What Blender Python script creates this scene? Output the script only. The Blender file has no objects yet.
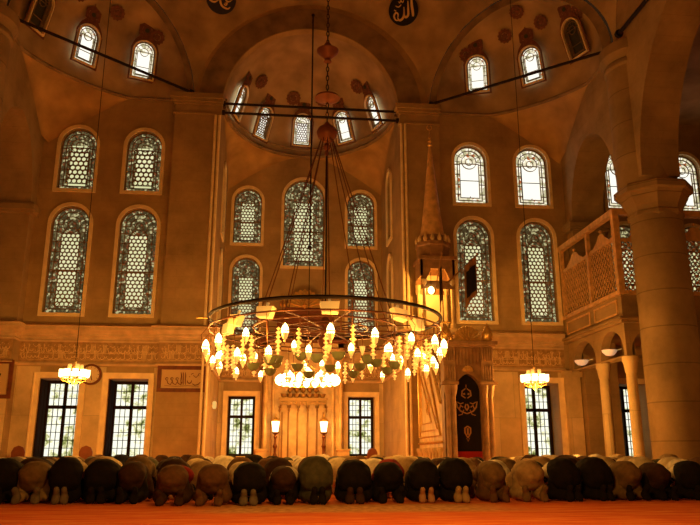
import bpy, bmesh, math, random
from mathutils import Vector, Matrix
from mathutils.geometry import tessellate_polygon
PI = math.pi; EN = 1.3
random.seed(7)
S = bpy.context.scene
COL = S.collection
def R(a): return math.radians(a)

# ------------------------------------------------------------------ materials
def lin(c):
    return tuple((v/12.92 if v <= .04045 else ((v+.055)/1.055)**2.4) for v in c)
def mat(name, col, rough=.7, metal=0, noise=0, nscale=4, emit=None, estr=0, bump=0, bscale=30, spec=.3, trans=0, alpha=1):
    m = bpy.data.materials.new(name); m.use_nodes = True
    nt = m.node_tree; b = nt.nodes['Principled BSDF']
    b.inputs['Base Color'].default_value = (*col, 1)
    b.inputs['Roughness'].default_value = rough
    b.inputs['Metallic'].default_value = metal
    b.inputs['Specular IOR Level'].default_value = spec
    if trans: b.inputs['Transmission Weight'].default_value = trans
    if emit:
        b.inputs['Emission Color'].default_value = (*emit, 1)
        b.inputs['Emission Strength'].default_value = estr
    tc = nt.nodes.new('ShaderNodeTexCoord')
    if noise:
        n = nt.nodes.new('ShaderNodeTexNoise'); n.inputs['Scale'].default_value = nscale; n.inputs['Detail'].default_value = 5
        nt.links.new(tc.outputs['Object'], n.inputs['Vector'])
        r = nt.nodes.new('ShaderNodeValToRGB')
        r.color_ramp.elements[0].position = .3; r.color_ramp.elements[1].position = .7
        r.color_ramp.elements[0].color = (*[max(0, v*(1-noise)) for v in col], 1)
        r.color_ramp.elements[1].color = (*[min(1, v*(1+noise)) for v in col], 1)
        nt.links.new(n.outputs['Fac'], r.inputs['Fac']); nt.links.new(r.outputs['Color'], b.inputs['Base Color'])
    if bump:
        n2 = nt.nodes.new('ShaderNodeTexNoise'); n2.inputs['Scale'].default_value = bscale
        nt.links.new(tc.outputs['Object'], n2.inputs['Vector'])
        bp = nt.nodes.new('ShaderNodeBump'); bp.inputs['Strength'].default_value = bump; bp.inputs['Distance'].default_value = .02
        nt.links.new(n2.outputs['Fac'], bp.inputs['Height']); nt.links.new(bp.outputs['Normal'], b.inputs['Normal'])
    return m
def stone(name, col, col2, bw=1.1, bh=.42, mortar=.012, mcol=None, noise=.35, curved=False):
    """ashlar courses: brick texture in wall coordinates, mottled by two noises"""
    m = bpy.data.materials.new(name); m.use_nodes = True
    nt = m.node_tree; L = nt.links; b = nt.nodes['Principled BSDF']; N = nt.nodes.new
    b.inputs['Roughness'].default_value = .8; b.inputs['Specular IOR Level'].default_value = .2
    g = N('ShaderNodeNewGeometry'); s = N('ShaderNodeSeparateXYZ'); L.new(g.outputs['Position'], s.inputs[0])
    ad = N('ShaderNodeMath'); ad.operation = 'ADD'; L.new(s.outputs['X'], ad.inputs[0]); L.new(s.outputs['Y'], ad.inputs[1])
    c = N('ShaderNodeCombineXYZ'); L.new(ad.outputs[0], c.inputs['X']); L.new(s.outputs['Z'], c.inputs['Y'])
    br = N('ShaderNodeTexBrick'); L.new(c.outputs[0], br.inputs['Vector'])
    br.inputs['Scale'].default_value = 1; br.inputs['Brick Width'].default_value = bw; br.inputs['Row Height'].default_value = bh
    br.inputs['Mortar Size'].default_value = mortar; br.inputs['Mortar Smooth'].default_value = .4
    br.inputs['Color1'].default_value = (*col, 1); br.inputs['Color2'].default_value = (*col2, 1)
    br.inputs['Mortar'].default_value = (*(mcol or [v*.6 for v in col]), 1)
    n = N('ShaderNodeTexNoise'); n.inputs['Scale'].default_value = .8; n.inputs['Detail'].default_value = 8; n.inputs['Roughness'].default_value = .65
    L.new(g.outputs['Position'], n.inputs['Vector'])
    mr = N('ShaderNodeMapRange'); mr.inputs['From Min'].default_value = .3; mr.inputs['From Max'].default_value = .7
    mr.inputs['To Min'].default_value = 1-noise; mr.inputs['To Max'].default_value = 1+noise*.5
    L.new(n.outputs['Fac'], mr.inputs['Value'])
    mx = N('ShaderNodeVectorMath'); mx.operation = 'SCALE'
    L.new(br.outputs['Color'], mx.inputs[0]); L.new(mr.outputs[0], mx.inputs['Scale'])
    L.new(mx.outputs[0], b.inputs['Base Color'])
    bp = N('ShaderNodeBump'); bp.inputs['Strength'].default_value = .25; bp.inputs['Distance'].default_value = .02
    L.new(br.outputs['Fac'], bp.inputs['Height']); bp.invert = True
    L.new(bp.outputs['Normal'], b.inputs['Normal'])
    return m
def emis(name, col, s):
    m = bpy.data.materials.new(name); m.use_nodes = True; nt = m.node_tree
    nt.nodes.remove(nt.nodes['Principled BSDF'])
    e = nt.nodes.new('ShaderNodeEmission'); e.inputs[0].default_value = (*col, 1); e.inputs[1].default_value = s
    nt.links.new(e.outputs[0], nt.nodes['Material Output'].inputs[0]); return m
M = {}
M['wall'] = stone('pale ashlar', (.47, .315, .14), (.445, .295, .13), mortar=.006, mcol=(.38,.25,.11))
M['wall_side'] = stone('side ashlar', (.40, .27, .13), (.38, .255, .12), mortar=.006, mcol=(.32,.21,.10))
M['wainscot'] = stone('veined marble revetment', (.74, .57, .32), (.64, .47, .24), bw=1.2, bh=2.1, mortar=.008, noise=.35)
M['column'] = stone('column drums', (.36, .245, .12), (.32, .215, .105), bw=9, bh=1.15, mortar=.02)
M['dome'] = mat('aged plaster', (.42, .29, .155), .85, noise=.35, nscale=.9)
M['dome_band'] = mat('grey brown painted plaster', (.30, .205, .11), .85, noise=.35, nscale=1.6)
M['squinch'] = mat('smooth ochre plaster', (.50, .31, .12), .85, noise=.25, nscale=1.2)
M['trim'] = mat('pale stone moulding', (.92, .70, .40), .6, noise=.15, nscale=3)
M['cornice'] = mat('cornice stone', (.60, .42, .23), .65, noise=.2, nscale=3)
M['band_ground'] = mat('carved band ground', (.40, .24, .10), .75, noise=.3, nscale=6)
M['letter'] = mat('raised lettering', (.78, .55, .26), .5)
M['gilt'] = mat('old gilding', (.75, .45, .13), .35, metal=.6, noise=.2, nscale=9)
M['marble'] = mat('honey marble', (.64, .44, .20), .45, noise=.3, nscale=2.5, spec=.5)
M['marble_dark'] = mat('dark brown marble', (.28, .15, .065), .5, noise=.3, nscale=4)  # darker brown marble for the pulpit gate, steps and pavilion
M['ornament'] = mat('painted ornament', (.19, .075, .035), .8, noise=.3, nscale=8)
M['ornament_green'] = mat('painted boss', (.05, .06, .03), .8)
M['bronze_rib'] = mat('dark gilt rib', (.34, .19, .06), .45, metal=.4)  # darker gold for the ribs and muqarnas of the prayer niche
M['iron'] = mat('blackened iron', (.025, .015, .01), .5, metal=.5)
M['iron_red'] = mat('warm bronze', (.16, .055, .02), .4, metal=.5)
M['copper'] = mat('copper red', (.22, .07, .03), .45, metal=.3, noise=.2)
M['frame_dark'] = mat('dark window wood', (.025, .014, .008), .95, spec=.05)
M['lattice'] = mat('plaster lattice', (.22, .15, .075), .8)
M['wood'] = mat('dark red wood', (.16, .045, .015), .5, noise=.3, nscale=5)
M['wood_light'] = mat('honey wood', (.66, .39, .15), .5, noise=.25, nscale=5)
M['black_cloth'] = mat('black cloth', (.012, .008, .006), .9, noise=.4, nscale=12)
M['dark_cloth'] = mat('deep door curtain', (.012, .008, .006), .95)
M['tan_cloth'] = mat('tan cloth border', (.30, .15, .06), .9)
M['red_cloth'] = mat('red cloth', (.30, .015, .008), .9)
M['roundel'] = mat('roundel black', (.012, .012, .016), .7)
M['roundel_blue'] = mat('roundel blue', (.035, .035, .07), .7)
M['green_glass'] = mat('green glass', (.22, .25, .11), .25, spec=.6)
M['amber_glass'] = mat('amber glass', (.85, .55, .2), .15, emit=(1, .5, .1), estr=.7)
M['cream'] = mat('cream dial', (.75, .6, .36), .6)
M['paper'] = mat('cream paper', (.62, .42, .2), .7)
M['beige_metal'] = mat('beige housing with added glow', (.85, .66, .3), .45, emit=(1, .62, .16), estr=.22)  # weak emission put in so the housings seem lit by nearby bulbs
M['bulb'] = emis('warm bulb', (1, .72, .26), 12)
M['bulb_soft'] = emis('frosted shade', (1, .72, .32), 5)
M['lamp_dim'] = emis('small lamp', (1, .55, .14), .9)
M['white_bowl'] = mat('white bowl', (.8, .7, .55), .5, emit=(1, .75, .45), estr=.25)

def pane_mat(name, kind):
    """daylight behind coloured glass: local coordinates are metres"""
    m = bpy.data.materials.new(name); m.use_nodes = True; nt = m.node_tree; L = nt.links; N = nt.nodes.new
    nt.nodes.remove(nt.nodes['Principled BSDF'])
    e = N('ShaderNodeEmission'); L.new(e.outputs[0], nt.nodes['Material Output'].inputs[0])
    uv = N('ShaderNodeUVMap'); s = N('ShaderNodeSeparateXYZ'); L.new(uv.outputs[0], s.inputs[0])
    tc = N('ShaderNodeTexCoord')
    vo = N('ShaderNodeTexVoronoi'); L.new(tc.outputs['Object'], vo.inputs['Vector'])
    def mth(op, a, b=None):
        n = N('ShaderNodeMath'); n.operation = op
        for i, v in enumerate((a, b)):
            if v is None: continue
            if isinstance(v, (int, float)): n.inputs[i].default_value = v
            else: L.new(v, n.inputs[i])
        return n.outputs[0]
    def mix(f, a, b):
        n = N('ShaderNodeMix'); n.data_type = 'RGBA'
        L.new(f, n.inputs[0]) if not isinstance(f, (int, float)) else None
        for k, v in ((6, a), (7, b)):
            if isinstance(v, tuple): n.inputs[k].default_value = (*v, 1)
            else: L.new(v, n.inputs[k])
        return n.outputs[2]
    au = mth('ABSOLUTE', mth('SUBTRACT', s.outputs['X'], .5))
    v = s.outputs['Y']
    if kind == 'garden':
        n1 = N('ShaderNodeTexNoise'); n1.inputs['Scale'].default_value = 2.2; n1.inputs['Detail'].default_value = 6; n1.inputs['Roughness'].default_value = .7
        gm = N('ShaderNodeNewGeometry'); L.new(gm.outputs['Position'], n1.inputs['Vector'])
        r = N('ShaderNodeValToRGB'); L.new(n1.outputs['Fac'], r.inputs['Fac'])
        cr = r.color_ramp; cr.elements[0].position = .33; cr.elements[0].color = (.05, .06, .012, 1)
        cr.elements[1].position = .52; cr.elements[1].color = (1, .98, .80, 1)
        k = cr.elements.new(.40); k.color = (.26, .28, .07, 1)
        k = cr.elements.new(.46); k.color = (.80, .76, .42, 1)
        L.new(r.outputs[0], e.inputs[0]); e.inputs[1].default_value = 1.15
        return m
    if kind == 'bright':
        vo.inputs['Scale'].default_value = 9
        inner = mth('MULTIPLY', mth('LESS_THAN', au, .29), mth('MULTIPLY', mth('LESS_THAN', v, .70), mth('GREATER_THAN', v, .12)))
        r = N('ShaderNodeValToRGB'); sep = N('ShaderNodeSeparateColor'); L.new(vo.outputs['Color'], sep.inputs[0]); L.new(sep.outputs[0], r.inputs['Fac'])
        cr = r.color_ramp; cr.interpolation = 'CONSTANT'
        cr.elements[0].color = (.9, .8, .55, 1); cr.elements[1].position = .93; cr.elements[1].color = (.55, .16, .05, 1)
        k = cr.elements.new(.45); k.color = (.55, .50, .28, 1); k = cr.elements.new(.7); k.color = (1.2, 1.1, .9, 1)
        L.new(mix(inner, r.outputs[0], (1.15, 1.1, .95)), e.inputs[0]); e.inputs[1].default_value = 1.0
        return m
    # 'tall': greenish white dots in the middle, dim coloured pieces round it
    vo.inputs['Scale'].default_value = 13
    inner = mth('MULTIPLY', mth('LESS_THAN', au, .24), mth('MULTIPLY', mth('LESS_THAN', v, .745), mth('GREATER_THAN', v, .07)))
    r = N('ShaderNodeValToRGB'); sep = N('ShaderNodeSeparateColor'); L.new(vo.outputs['Color'], sep.inputs[0]); L.new(sep.outputs[0], r.inputs['Fac'])
    cr = r.color_ramp; cr.interpolation = 'CONSTANT'
    cr.elements[0].color = (.06, .04, .015, 1); cr.elements[1].position = .9; cr.elements[1].color = (.20, .06, .02, 1)
    k = cr.elements.new(.45); k.color = (.13, .10, .04, 1); k = cr.elements.new(.74); k.color = (.48, .43, .21, 1)
    gm = N('ShaderNodeNewGeometry'); n1 = N('ShaderNodeTexNoise'); n1.inputs['Scale'].default_value = .8; L.new(gm.outputs['Position'], n1.inputs['Vector'])
    ctr = mix(n1.outputs['Fac'], (.52, .54, .22), (1.0, .96, .58))
    L.new(mix(inner, r.outputs[0], ctr), e.inputs[0]); e.inputs[1].default_value = 1.0
    return m
M['pane_tall'] = pane_mat('tall window daylight', 'tall')
M['pane_bright'] = pane_mat('upper window daylight', 'bright')
M['pane_garden'] = pane_mat('garden daylight', 'garden')
M['pane_dark'] = mat('unlit stained glass', (.05, .05, .03), .3)

def carpet_mat():
    m = bpy.data.materials.new('prayer carpet'); m.use_nodes = True; nt = m.node_tree; L = nt.links; N = nt.nodes.new
    b = nt.nodes['Principled BSDF']; b.inputs['Roughness'].default_value = .95; b.inputs['Specular IOR Level'].default_value = .1
    g = N('ShaderNodeNewGeometry')
    mp = N('ShaderNodeMapping'); L.new(g.outputs['Position'], mp.inputs[0]); mp.inputs['Scale'].default_value = (.7, 2.6, 1)
    n = N('ShaderNodeTexNoise'); n.inputs['Scale'].default_value = 1.6; n.inputs['Detail'].default_value = 7; n.inputs['Roughness'].default_value = .7
    L.new(mp.outputs[0], n.inputs['Vector'])
    r = N('ShaderNodeValToRGB'); L.new(n.outputs['Fac'], r.inputs['Fac']); cr = r.color_ramp
    cr.elements[0].position = .32; cr.elements[0].color = (.62, .09, .02, 1)
    cr.elements[1].position = .70; cr.elements[1].color = (.88, .34, .08, 1)
    k = cr.elements.new(.5); k.color = (.78, .17, .03, 1)
    # a worn, paler runner under the feet of the front row
    s = N('ShaderNodeSeparateXYZ'); L.new(g.outputs['Position'], s.inputs[0])
    def band(src, lo, hi, soft):
        a = N('ShaderNodeMapRange'); a.inputs['From Min'].default_value = lo-soft; a.inputs['From Max'].default_value = lo+soft; L.new(src, a.inputs['Value'])
        c = N('ShaderNodeMapRange'); c.inputs['From Min'].default_value = hi-soft; c.inputs['From Max'].default_value = hi+soft
        c.inputs['To Min'].default_value = 1; c.inputs['To Max'].default_value = 0; L.new(src, c.inputs['Value'])
        q = N('ShaderNodeMath'); q.operation = 'MULTIPLY'; L.new(a.outputs[0], q.inputs[0]); L.new(c.outputs[0], q.inputs[1]); return q.outputs[0]
    q = N('ShaderNodeMath'); q.operation = 'MULTIPLY'
    L.new(band(s.outputs['X'], -.9, 3.3, .5), q.inputs[0]); L.new(band(s.outputs['Y'], 10.0, 11.6, .25), q.inputs[1])
    n3 = N('ShaderNodeTexNoise'); n3.inputs['Scale'].default_value = 9; L.new(g.outputs['Position'], n3.inputs['Vector'])
    r3 = N('ShaderNodeValToRGB'); L.new(n3.outputs['Fac'], r3.inputs['Fac'])
    r3.color_ramp.elements[0].position = .4; r3.color_ramp.elements[0].color = (.42, .24, .09, 1); r3.color_ramp.elements[1].position = .6; r3.color_ramp.elements[1].color = (.70, .44, .17, 1)
    mx = N('ShaderNodeMix'); mx.data_type = 'RGBA'; q2 = N('ShaderNodeMath'); q2.operation = 'MULTIPLY'; q2.inputs[1].default_value = .8; L.new(q.outputs[0], q2.inputs[0])
    L.new(q2.outputs[0], mx.inputs[0]); L.new(r.outputs[0], mx.inputs[6]); L.new(r3.outputs[0], mx.inputs[7])
    L.new(mx.outputs[2], b.inputs['Base Color'])
    n4 = N('ShaderNodeTexNoise'); n4.inputs['Scale'].default_value = 120; L.new(g.outputs['Position'], n4.inputs['Vector'])
    bp = N('ShaderNodeBump'); bp.inputs['Strength'].default_value = .5; bp.inputs['Distance'].default_value = .01
    L.new(n4.outputs['Fac'], bp.inputs['Height']); L.new(bp.outputs['Normal'], b.inputs['Normal'])
    return m
M['carpet'] = carpet_mat()

# ------------------------------------------------------------------ building helpers
def tag(o, label=None, cat=None, group=None, kind=None):
    if label: o['label'] = label
    if cat: o['category'] = cat
    if group: o['group'] = group
    if kind: o['kind'] = kind
    return o
def empty(name, loc=(0, 0, 0), rz=0, label=None, cat=None, group=None, kind=None):
    o = bpy.data.objects.new(name, None); COL.objects.link(o); o.location = loc; o.rotation_euler = (0, 0, rz)
    o.empty_display_size = .1
    return tag(o, label, cat, group, kind)
def copy_tree(o, parent=None):
    c = o.copy(); COL.objects.link(c); c.parent = parent
    for ch in list(o.children): copy_tree(ch, c)
    return c
class MB:
    def __init__(s): s.v = []; s.f = []
    def add(s, vs, fs):
        n = len(s.v); s.v += [tuple(v) for v in vs]; s.f += [tuple(i+n for i in f) for f in fs]
    def box(s, x0, x1, y0, y1, z0, z1):
        s.add([(x0,y0,z0),(x1,y0,z0),(x1,y1,z0),(x0,y1,z0),(x0,y0,z1),(x1,y0,z1),(x1,y1,z1),(x0,y1,z1)],
              [(3,2,1,0),(4,5,6,7),(0,1,5,4),(1,2,6,5),(2,3,7,6),(3,0,4,7)])
    def tube(s, pts, r, n=8, closed=False):
        P = [Vector(p) for p in pts]; m = len(P); rs = r if isinstance(r, (list, tuple)) else [r]*m
        vs = []; up = Vector((0, 0, 1)); prev = None
        for i, p in enumerate(P):
            a = P[(i-1) % m] if (closed or i > 0) else p; b = P[(i+1) % m] if (closed or i < m-1) else p
            t = (b-a); t = t.normalized() if t.length > 1e-9 else Vector((0, 0, 1))
            x = t.cross(up)
            if x.length < 1e-3: x = t.cross(Vector((0, 1, 0)))
            x.normalize()
            if prev is not None and x.dot(prev) < 0: x = -x
            prev = x; y = t.cross(x).normalized()
            for k in range(n):
                a_ = 2*PI*k/n; vs.append(p + x*math.cos(a_)*rs[i] + y*math.sin(a_)*rs[i])
        fs = []
        for i in range(m if closed else m-1):
            j = (i+1) % m
            for k in range(n): fs.append((i*n+k, i*n+(k+1) % n, j*n+(k+1) % n, j*n+k))
        if not closed: fs.append(tuple(range(n))[::-1]); fs.append(tuple((m-1)*n+k for k in range(n)))
        s.add(vs, fs)
    def lathe(s, prof, c=(0, 0, 0), n=16, fr=None, squash=1):
        """prof: (r, z) bottom to top"""
        vs = []; m = len(prof)
        for (r, z) in prof:
            for k in range(n):
                a = 2*PI*k/n + (PI/n if fr else 0); vs.append((c[0]+r*math.cos(a), c[1]+r*math.sin(a)*squash, c[2]+z))
        fs = [(i*n+k, i*n+(k+1) % n, (i+1)*n+(k+1) % n, (i+1)*n+k) for i in range(m-1) for k in range(n)]
        fs.append(tuple(range(n))[::-1]); fs.append(tuple((m-1)*n+k for k in range(n)))
        s.add(vs, fs)
    def ball(s, c, r, n=10, sz=1):
        s.lathe([(r*math.sin(PI*i/8)+1e-4, -r*sz*math.cos(PI*i/8)) for i in range(9)], c, n)
    def prism(s, pts, y0, y1):
        """polygon in XZ extruded along Y"""
        n = len(pts)
        tri = tessellate_polygon([[Vector((p[0], p[1], 0)) for p in pts]])
        s.add([(p[0], y0, p[1]) for p in pts]+[(p[0], y1, p[1]) for p in pts],
              [tuple(t) for t in tri]+[tuple(n+i for i in t[::-1]) for t in tri]+[(i, (i+1) % n, n+(i+1) % n, n+i) for i in range(n)])
    def ring(s, outer, inner, y0, y1):
        """frame between two equal-length outlines in XZ, y0..y1"""
        n = len(outer)
        vs = [(p[0], y0, p[1]) for p in outer]+[(p[0], y0, p[1]) for p in inner]+[(p[0], y1, p[1]) for p in outer]+[(p[0], y1, p[1]) for p in inner]
        fs = []
        for i in range(n):
            j = (i+1) % n
            fs += [(i, j, n+j, n+i), (2*n+j, 2*n+i, 3*n+i, 3*n+j), (j, i, 2*n+i, 2*n+j), (n+i, n+j, 3*n+j, 3*n+i)]
        s.add(vs, fs)
    def plate(s, outer, holes, y, flip=False, axis='y'):
        loops = [outer]+holes; tri = tessellate_polygon([[Vector((p[0], p[1], 0)) for p in l] for l in loops])
        flat = [p for l in loops for p in l]
        s.add([(p[0], y, p[1]) if axis == 'y' else (y, p[0], p[1]) for p in flat], [t[::-1] if flip else t for t in tri])
    def wallholes(s, outer, holes, y0, depths, axis='y'):
        s.plate(outer, holes, y0, axis=axis)
        for h, d in zip(holes, depths):
            n = len(h); f = (lambda p, y: (p[0], y, p[1])) if axis == 'y' else (lambda p, y: (y, p[0], p[1]))
            s.add([f(p, y0) for p in h]+[f(p, y0+d) for p in h], [(i, (i+1) % n, n+(i+1) % n, n+i) for i in range(n)])
    def mesh(s, name, smooth=False, ang=40):
        me = bpy.data.meshes.new(name); me.from_pydata(s.v, [], s.f)
        bm = bmesh.new(); bm.from_mesh(me); bmesh.ops.recalc_face_normals(bm, faces=bm.faces); bm.to_mesh(me); bm.free()
        if smooth:
            me.shade_smooth(); me.set_sharp_from_angle(angle=R(ang))
        return me
    def build(s, name, m, parent=None, smooth=True, ang=40, loc=None, rz=None):
        me = s.mesh(name, smooth, ang); me.materials.append(m)
        o = bpy.data.objects.new(name, me); COL.objects.link(o); o.parent = parent
        if loc: o.location = loc
        if rz is not None: o.rotation_euler = (0, 0, rz)
        return o
def link(name, me, parent=None, loc=None, m=None):
    o = bpy.data.objects.new(name, me); COL.objects.link(o); o.parent = parent
    if loc: o.location = loc
    return o
def arch(w, h, n=14, x=0, z=0, point=0):
    """closed outline: flat sill, round (or slightly pointed) head"""
    r = w/2; pts = [(x-r, z), (x+r, z)]
    for i in range(n+1):
        a = PI*i/n; px = x+r*math.cos(a); pz = z+h-r+r*math.sin(a)*(1+point*(1-abs(math.cos(a))))
        if point: pz = z+(h-r*(1+point))+r*math.sin(a)*(1+point*(1-abs(math.cos(a))))
        pts.append((px, pz))
    return pts
def rect(x0, x1, z0, z1): return [(x0, z0), (x1, z0), (x1, z1), (x0, z1)]
def inset_arch(w, h, d, n=14): return [(p[0], p[1]+d) for p in arch(w-2*d, h-2*d, n)]

# ------------------------------------------------------------------ windows (local: x along wall, y into the wall, z up, origin mid-sill)
WN = [0]
mesh_cache = {}
def cached(key, fn):
    if key not in mesh_cache: mesh_cache[key] = fn()
    return mesh_cache[key]
def lattice_mesh(w, h, style):
    b = MB(); y0, y1 = 0, .05
    b.ring(arch(w, h), inset_arch(w, h, .04), y0, y1)
    if style == 'dome':
        cw, z0, z1 = w*.30, h*.1, h*.72
    else:
        cw, z0, z1 = (w*.235, h*.07, h*.745) if style == 'tall' else (w*.29, h*.12, h*.70)
    t = .022 if style != 'dome' else .016
    ib = inset_arch(w, h, w*.14)
    ob = [(p[0]*1.0, p[1]) for p in inset_arch(w, h, w*.14-t*1.3)]
    b.ring(ob, ib, y0, y1)
    b.ring(rect(-cw-t, cw+t, z0-t, z1+t), rect(-cw, cw, z0, z1), y0, y1)
    # rungs between the two borders
    nr = max(4, int(h/.42))
    for i in range(1, nr):
        z = h*.86*i/nr
        for sx in (-1, 1):
            xs = sorted((sx*w*.5, sx*(cw+t))); b.box(xs[0], xs[1], y0, y1, z-t*.5, z+t*.5)
    # ornament in the head: concentric arcs and a rosette
    rc = (0, h-w*.5)
    for rr in ((w*.2,) if style == 'dome' else (w*.12, w*.24)):
        seg = [(rc[0]+rr*math.cos(2*PI*k/16), rc[1]+rr*math.sin(2*PI*k/16)) for k in range(16)]
        se2 = [(rc[0]+(rr-t)*math.cos(2*PI*k/16), rc[1]+(rr-t)*math.sin(2*PI*k/16)) for k in range(16)]
        b.ring(seg, se2, y0, y1)
    for k in range(7):
        a = PI*k/6; p0 = (rc[0]+w*.24*math.cos(a), rc[1]+w*.24*math.sin(a)); p1 = (rc[0]+w*.48*math.cos(a), rc[1]+w*.48*math.sin(a))
        b.tube([(p0[0], .025, p0[1]), (p1[0], .025, p1[1])], t*.6, 4)
    if style == 'tall':
        b.box(-w*.5, w*.5, y0, y1, h*.40-t, h*.40+t)
        b.box(-w*.36, w*.36, y0, y1, h*.14-t*.5, h*.14+t*.5)
        for sx in (-1, 1):
            b.tube([(sx*cw, .025, h*.745), (sx*w*.05, .025, h*.86), (-sx*cw, .025, h*.745)], t*.6, 4)
            b.tube([(sx*cw, .025, h*.07), (0, .025, h*.14)], t*.6, 4)
            # diagonals in the side borders
            for i in range(nr-1):
                za = h*.86*i/nr; zb = h*.86*(i+1)/nr
                b.tube([(sx*w*.36, .025, za), (sx*(cw+t), .025, (za+zb)/2), (sx*w*.36, .025, zb)], t*.45, 4)
    # honeycomb of round holes
    if style in ('tall', 'honey'):
        cols = 4 if w < 1.5 else 5
        pitch = 2*cw/(cols-.5+.5); rr = pitch*.5; row = pitch*.866; hole = rr*.80
        nrow = int((z1-z0)/row)
        row = (z1-z0)/nrow
        for j in range(nrow):
            for i in range(cols+1):
                cx = -cw+pitch*(i+.5) - (pitch*.5 if j % 2 else 0); cz = z0+row*(j+.5)
                if cx < -cw-.01 or cx > cw+.01+(.0): continue
                outer = []; inner = []
                for k in range(12):
                    a = PI/6*k+PI/6*0; d = rr/math.cos(((a+PI/6) % (PI/3))-PI/6)
                    x = cx+d*math.cos(a); z = cz+d*math.sin(a)*row/(pitch*.866)
                    outer.append((min(max(x, -cw), cw), min(max(z, z0), z1)))
                    inner.append((min(max(cx+hole*math.cos(a), -cw), cw), cz+hole*math.sin(a)))
                b.ring(outer, inner, y0+.01, y1-.01)
    elif style == 'bright':
        b.box(-.012, .012, y0, y1, z0, z1*0+z0+.05)
        for k in (1, 2): b.box(-cw, cw, y0, y1, z0+(z1-z0)*.5-.008, z0+(z1-z0)*.5+.008)
    elif style == 'dome':
        b.box(-cw, cw, y0, y1, h*.3, h*.3+.015)
    return b.mesh('lattice')
def pane_mesh(w, h):
    b = MB(); o = arch(w, h)
    b.plate(o, [], 0)
    me = b.mesh('pane'); uvl = me.uv_layers.new(name='UVMap')
    for l in me.loops:
        v = me.vertices[l.vertex_index].co; uvl.data[l.index].uv = (v.x/w+.5, v.z/h)
    return me
def window(x, y, z, w, h, style, rz=0, fw=.13, pane=None, tilt=0, lat=None, recess=.22, name=None):
    """w,h: clear opening"""
    WN[0] += 1
    r = empty('window_%d' % WN[0], (x, y, z), rz, kind='structure')
    if tilt: r.rotation_euler = (tilt, 0, rz)
    def fm():
        b = MB(); b.ring([(p[0], p[1]-fw) for p in arch(w+2*fw, h+2*fw)], arch(w, h), -.07, .02)
        me = b.mesh('frame'); me.materials.append(M['trim']); return me
    link('window_frame', cached(('f', w, h, fw), fm), r)
    def lm():
        me = lattice_mesh(w, h, lat or style); me.materials.append(M['lattice']); return me
    link('lattice', cached(('l', w, h, style, lat), lm), r, (0, recess-.06, 0))
    pk = pane or ('pane_tall' if style == 'tall' else 'pane_bright')
    def pm():
        me = pane_mesh(w, h); me.materials.append(M[pk]); return me
    link('pane', cached(('p', w, h, pk), pm), r, (0, recess+.02, 0))
    return r
def low_window(x, y, z, w, h, rz=0, depth=.55):
    WN[0] += 1
    r = empty('window_%d' % WN[0], (x, y, z), rz, kind='structure')
    def fm():
        b = MB(); f = .1
        b.ring(rect(-w/2, w/2, 0, h), rect(-w/2+f, w/2-f, f, h-f), depth-.16, depth)
        b.box(-.05, .05, depth-.15, depth-.02, f, h-f)                 # mullion
        b.box(-w/2+f, w/2-f, depth-.15, depth-.02, h*.66-.06, h*.66+.06)    # transom
        me = b.mesh('casement'); me.materials.append(M['frame_dark']); return me
    link('casement', cached(('cf', w, h, depth), fm), r)
    def gm():
        b = MB(); t = .011
        for sx in (-1, 1):
            for k in (1, 2):
                xx = sx*(.05+(w/2-.15)*k/3); b.box(xx-t, xx+t, depth-.08, depth-.05, .1, h-.1)
        for k in range(1, 6):
            zz = .1+(h*.66-.16)*k/6; b.box(-w/2+.1, w/2-.1, depth-.08, depth-.05, zz-t, zz+t)
        for k in range(1, 3):
            zz = h*.66+.06+(h*.34-.16)*k/3; b.box(-w/2+.1, w/2-.1, depth-.08, depth-.05, zz-t, zz+t)
        me = b.mesh('grille'); me.materials.append(M['frame_dark']); return me
    link('grille', cached(('cg', w, h, depth), gm), r)
    b = MB(); b.plate(rect(-w/2, w/2, 0, h), [], depth-.01)
    b.build('pane', M['pane_garden'], r, smooth=False)
    def tm():
        b = MB(); f = .17
        b.ring([(-w/2-f, 0-.02), (w/2+f, 0-.02), (w/2+f, h+f), (-w/2-f, h+f)], [(-w/2-.02, 0), (w/2+.02, 0), (w/2+.02, h+.02), (-w/2-.02, h+.02)], -.05, .0)
        b.ring([(-w/2-f-.05, -.02), (w/2+f+.05, -.02), (w/2+f+.05, h+f+.05), (-w/2-f-.05, h+f+.05)], [(-w/2-f, -.02), (w/2+f, -.02), (w/2+f, h+f), (-w/2-f, h+f)], -.09, .0)
        me = b.mesh('stone_surround'); me.materials.append(M['trim']); return me
    link('stone_surround', cached(('ct', w, h), tm), r)
    return r

# ------------------------------------------------------------------ room shell
CX = 1.35; ZS = 14.4; YW = 27.0; YN = 32.2; NX0, NX1 = -2.3, 4.85
XR, XL = 11.6, -9.0
b = MB(); b.box(-16, 20, -4, 34, -.2, 0); b.build('floor', M['carpet'], smooth=False)['kind'] = 'structure'
MIDS = [-7.68, -5.2, 7.75, 10.32]; AISLE = [14.1, 16.95]
LOWS = [(-7.50, 1.34), (-5.12, 1.36), (10.12, 1.30), (13.72, 1.15)]
holes = []; dep = []
for x in MIDS+AISLE:
    holes.append([(p[0]+x, p[1]+5.74) for p in arch(1.38, 4.1)]); dep.append(.3)
    holes.append([(p[0]+x, p[1]+10.52) for p in arch(1.32, 2.5)]); dep.append(.3)
for x, w in LOWS:
    holes.append(rect(x-w/2, x+w/2, .62, 3.38)); dep.append(1.02)
ncx = (NX0+NX1)/2; nhw = (NX1-NX0)/2
nich = [(NX0, .001), (NX1, .001)]+[(ncx+nhw*math.cos(PI*i/32), ZS+nhw*math.sin(PI*i/32)) for i in range(33)]
holes.append(nich); dep.append(.4)
outer = [(-16, 0), (20, 0), (20, ZS)]+[(CX+4.75*math.cos(PI*i/32), ZS+4.75*math.sin(PI*i/32)) for i in range(33)]+[(-16, ZS)]
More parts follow.
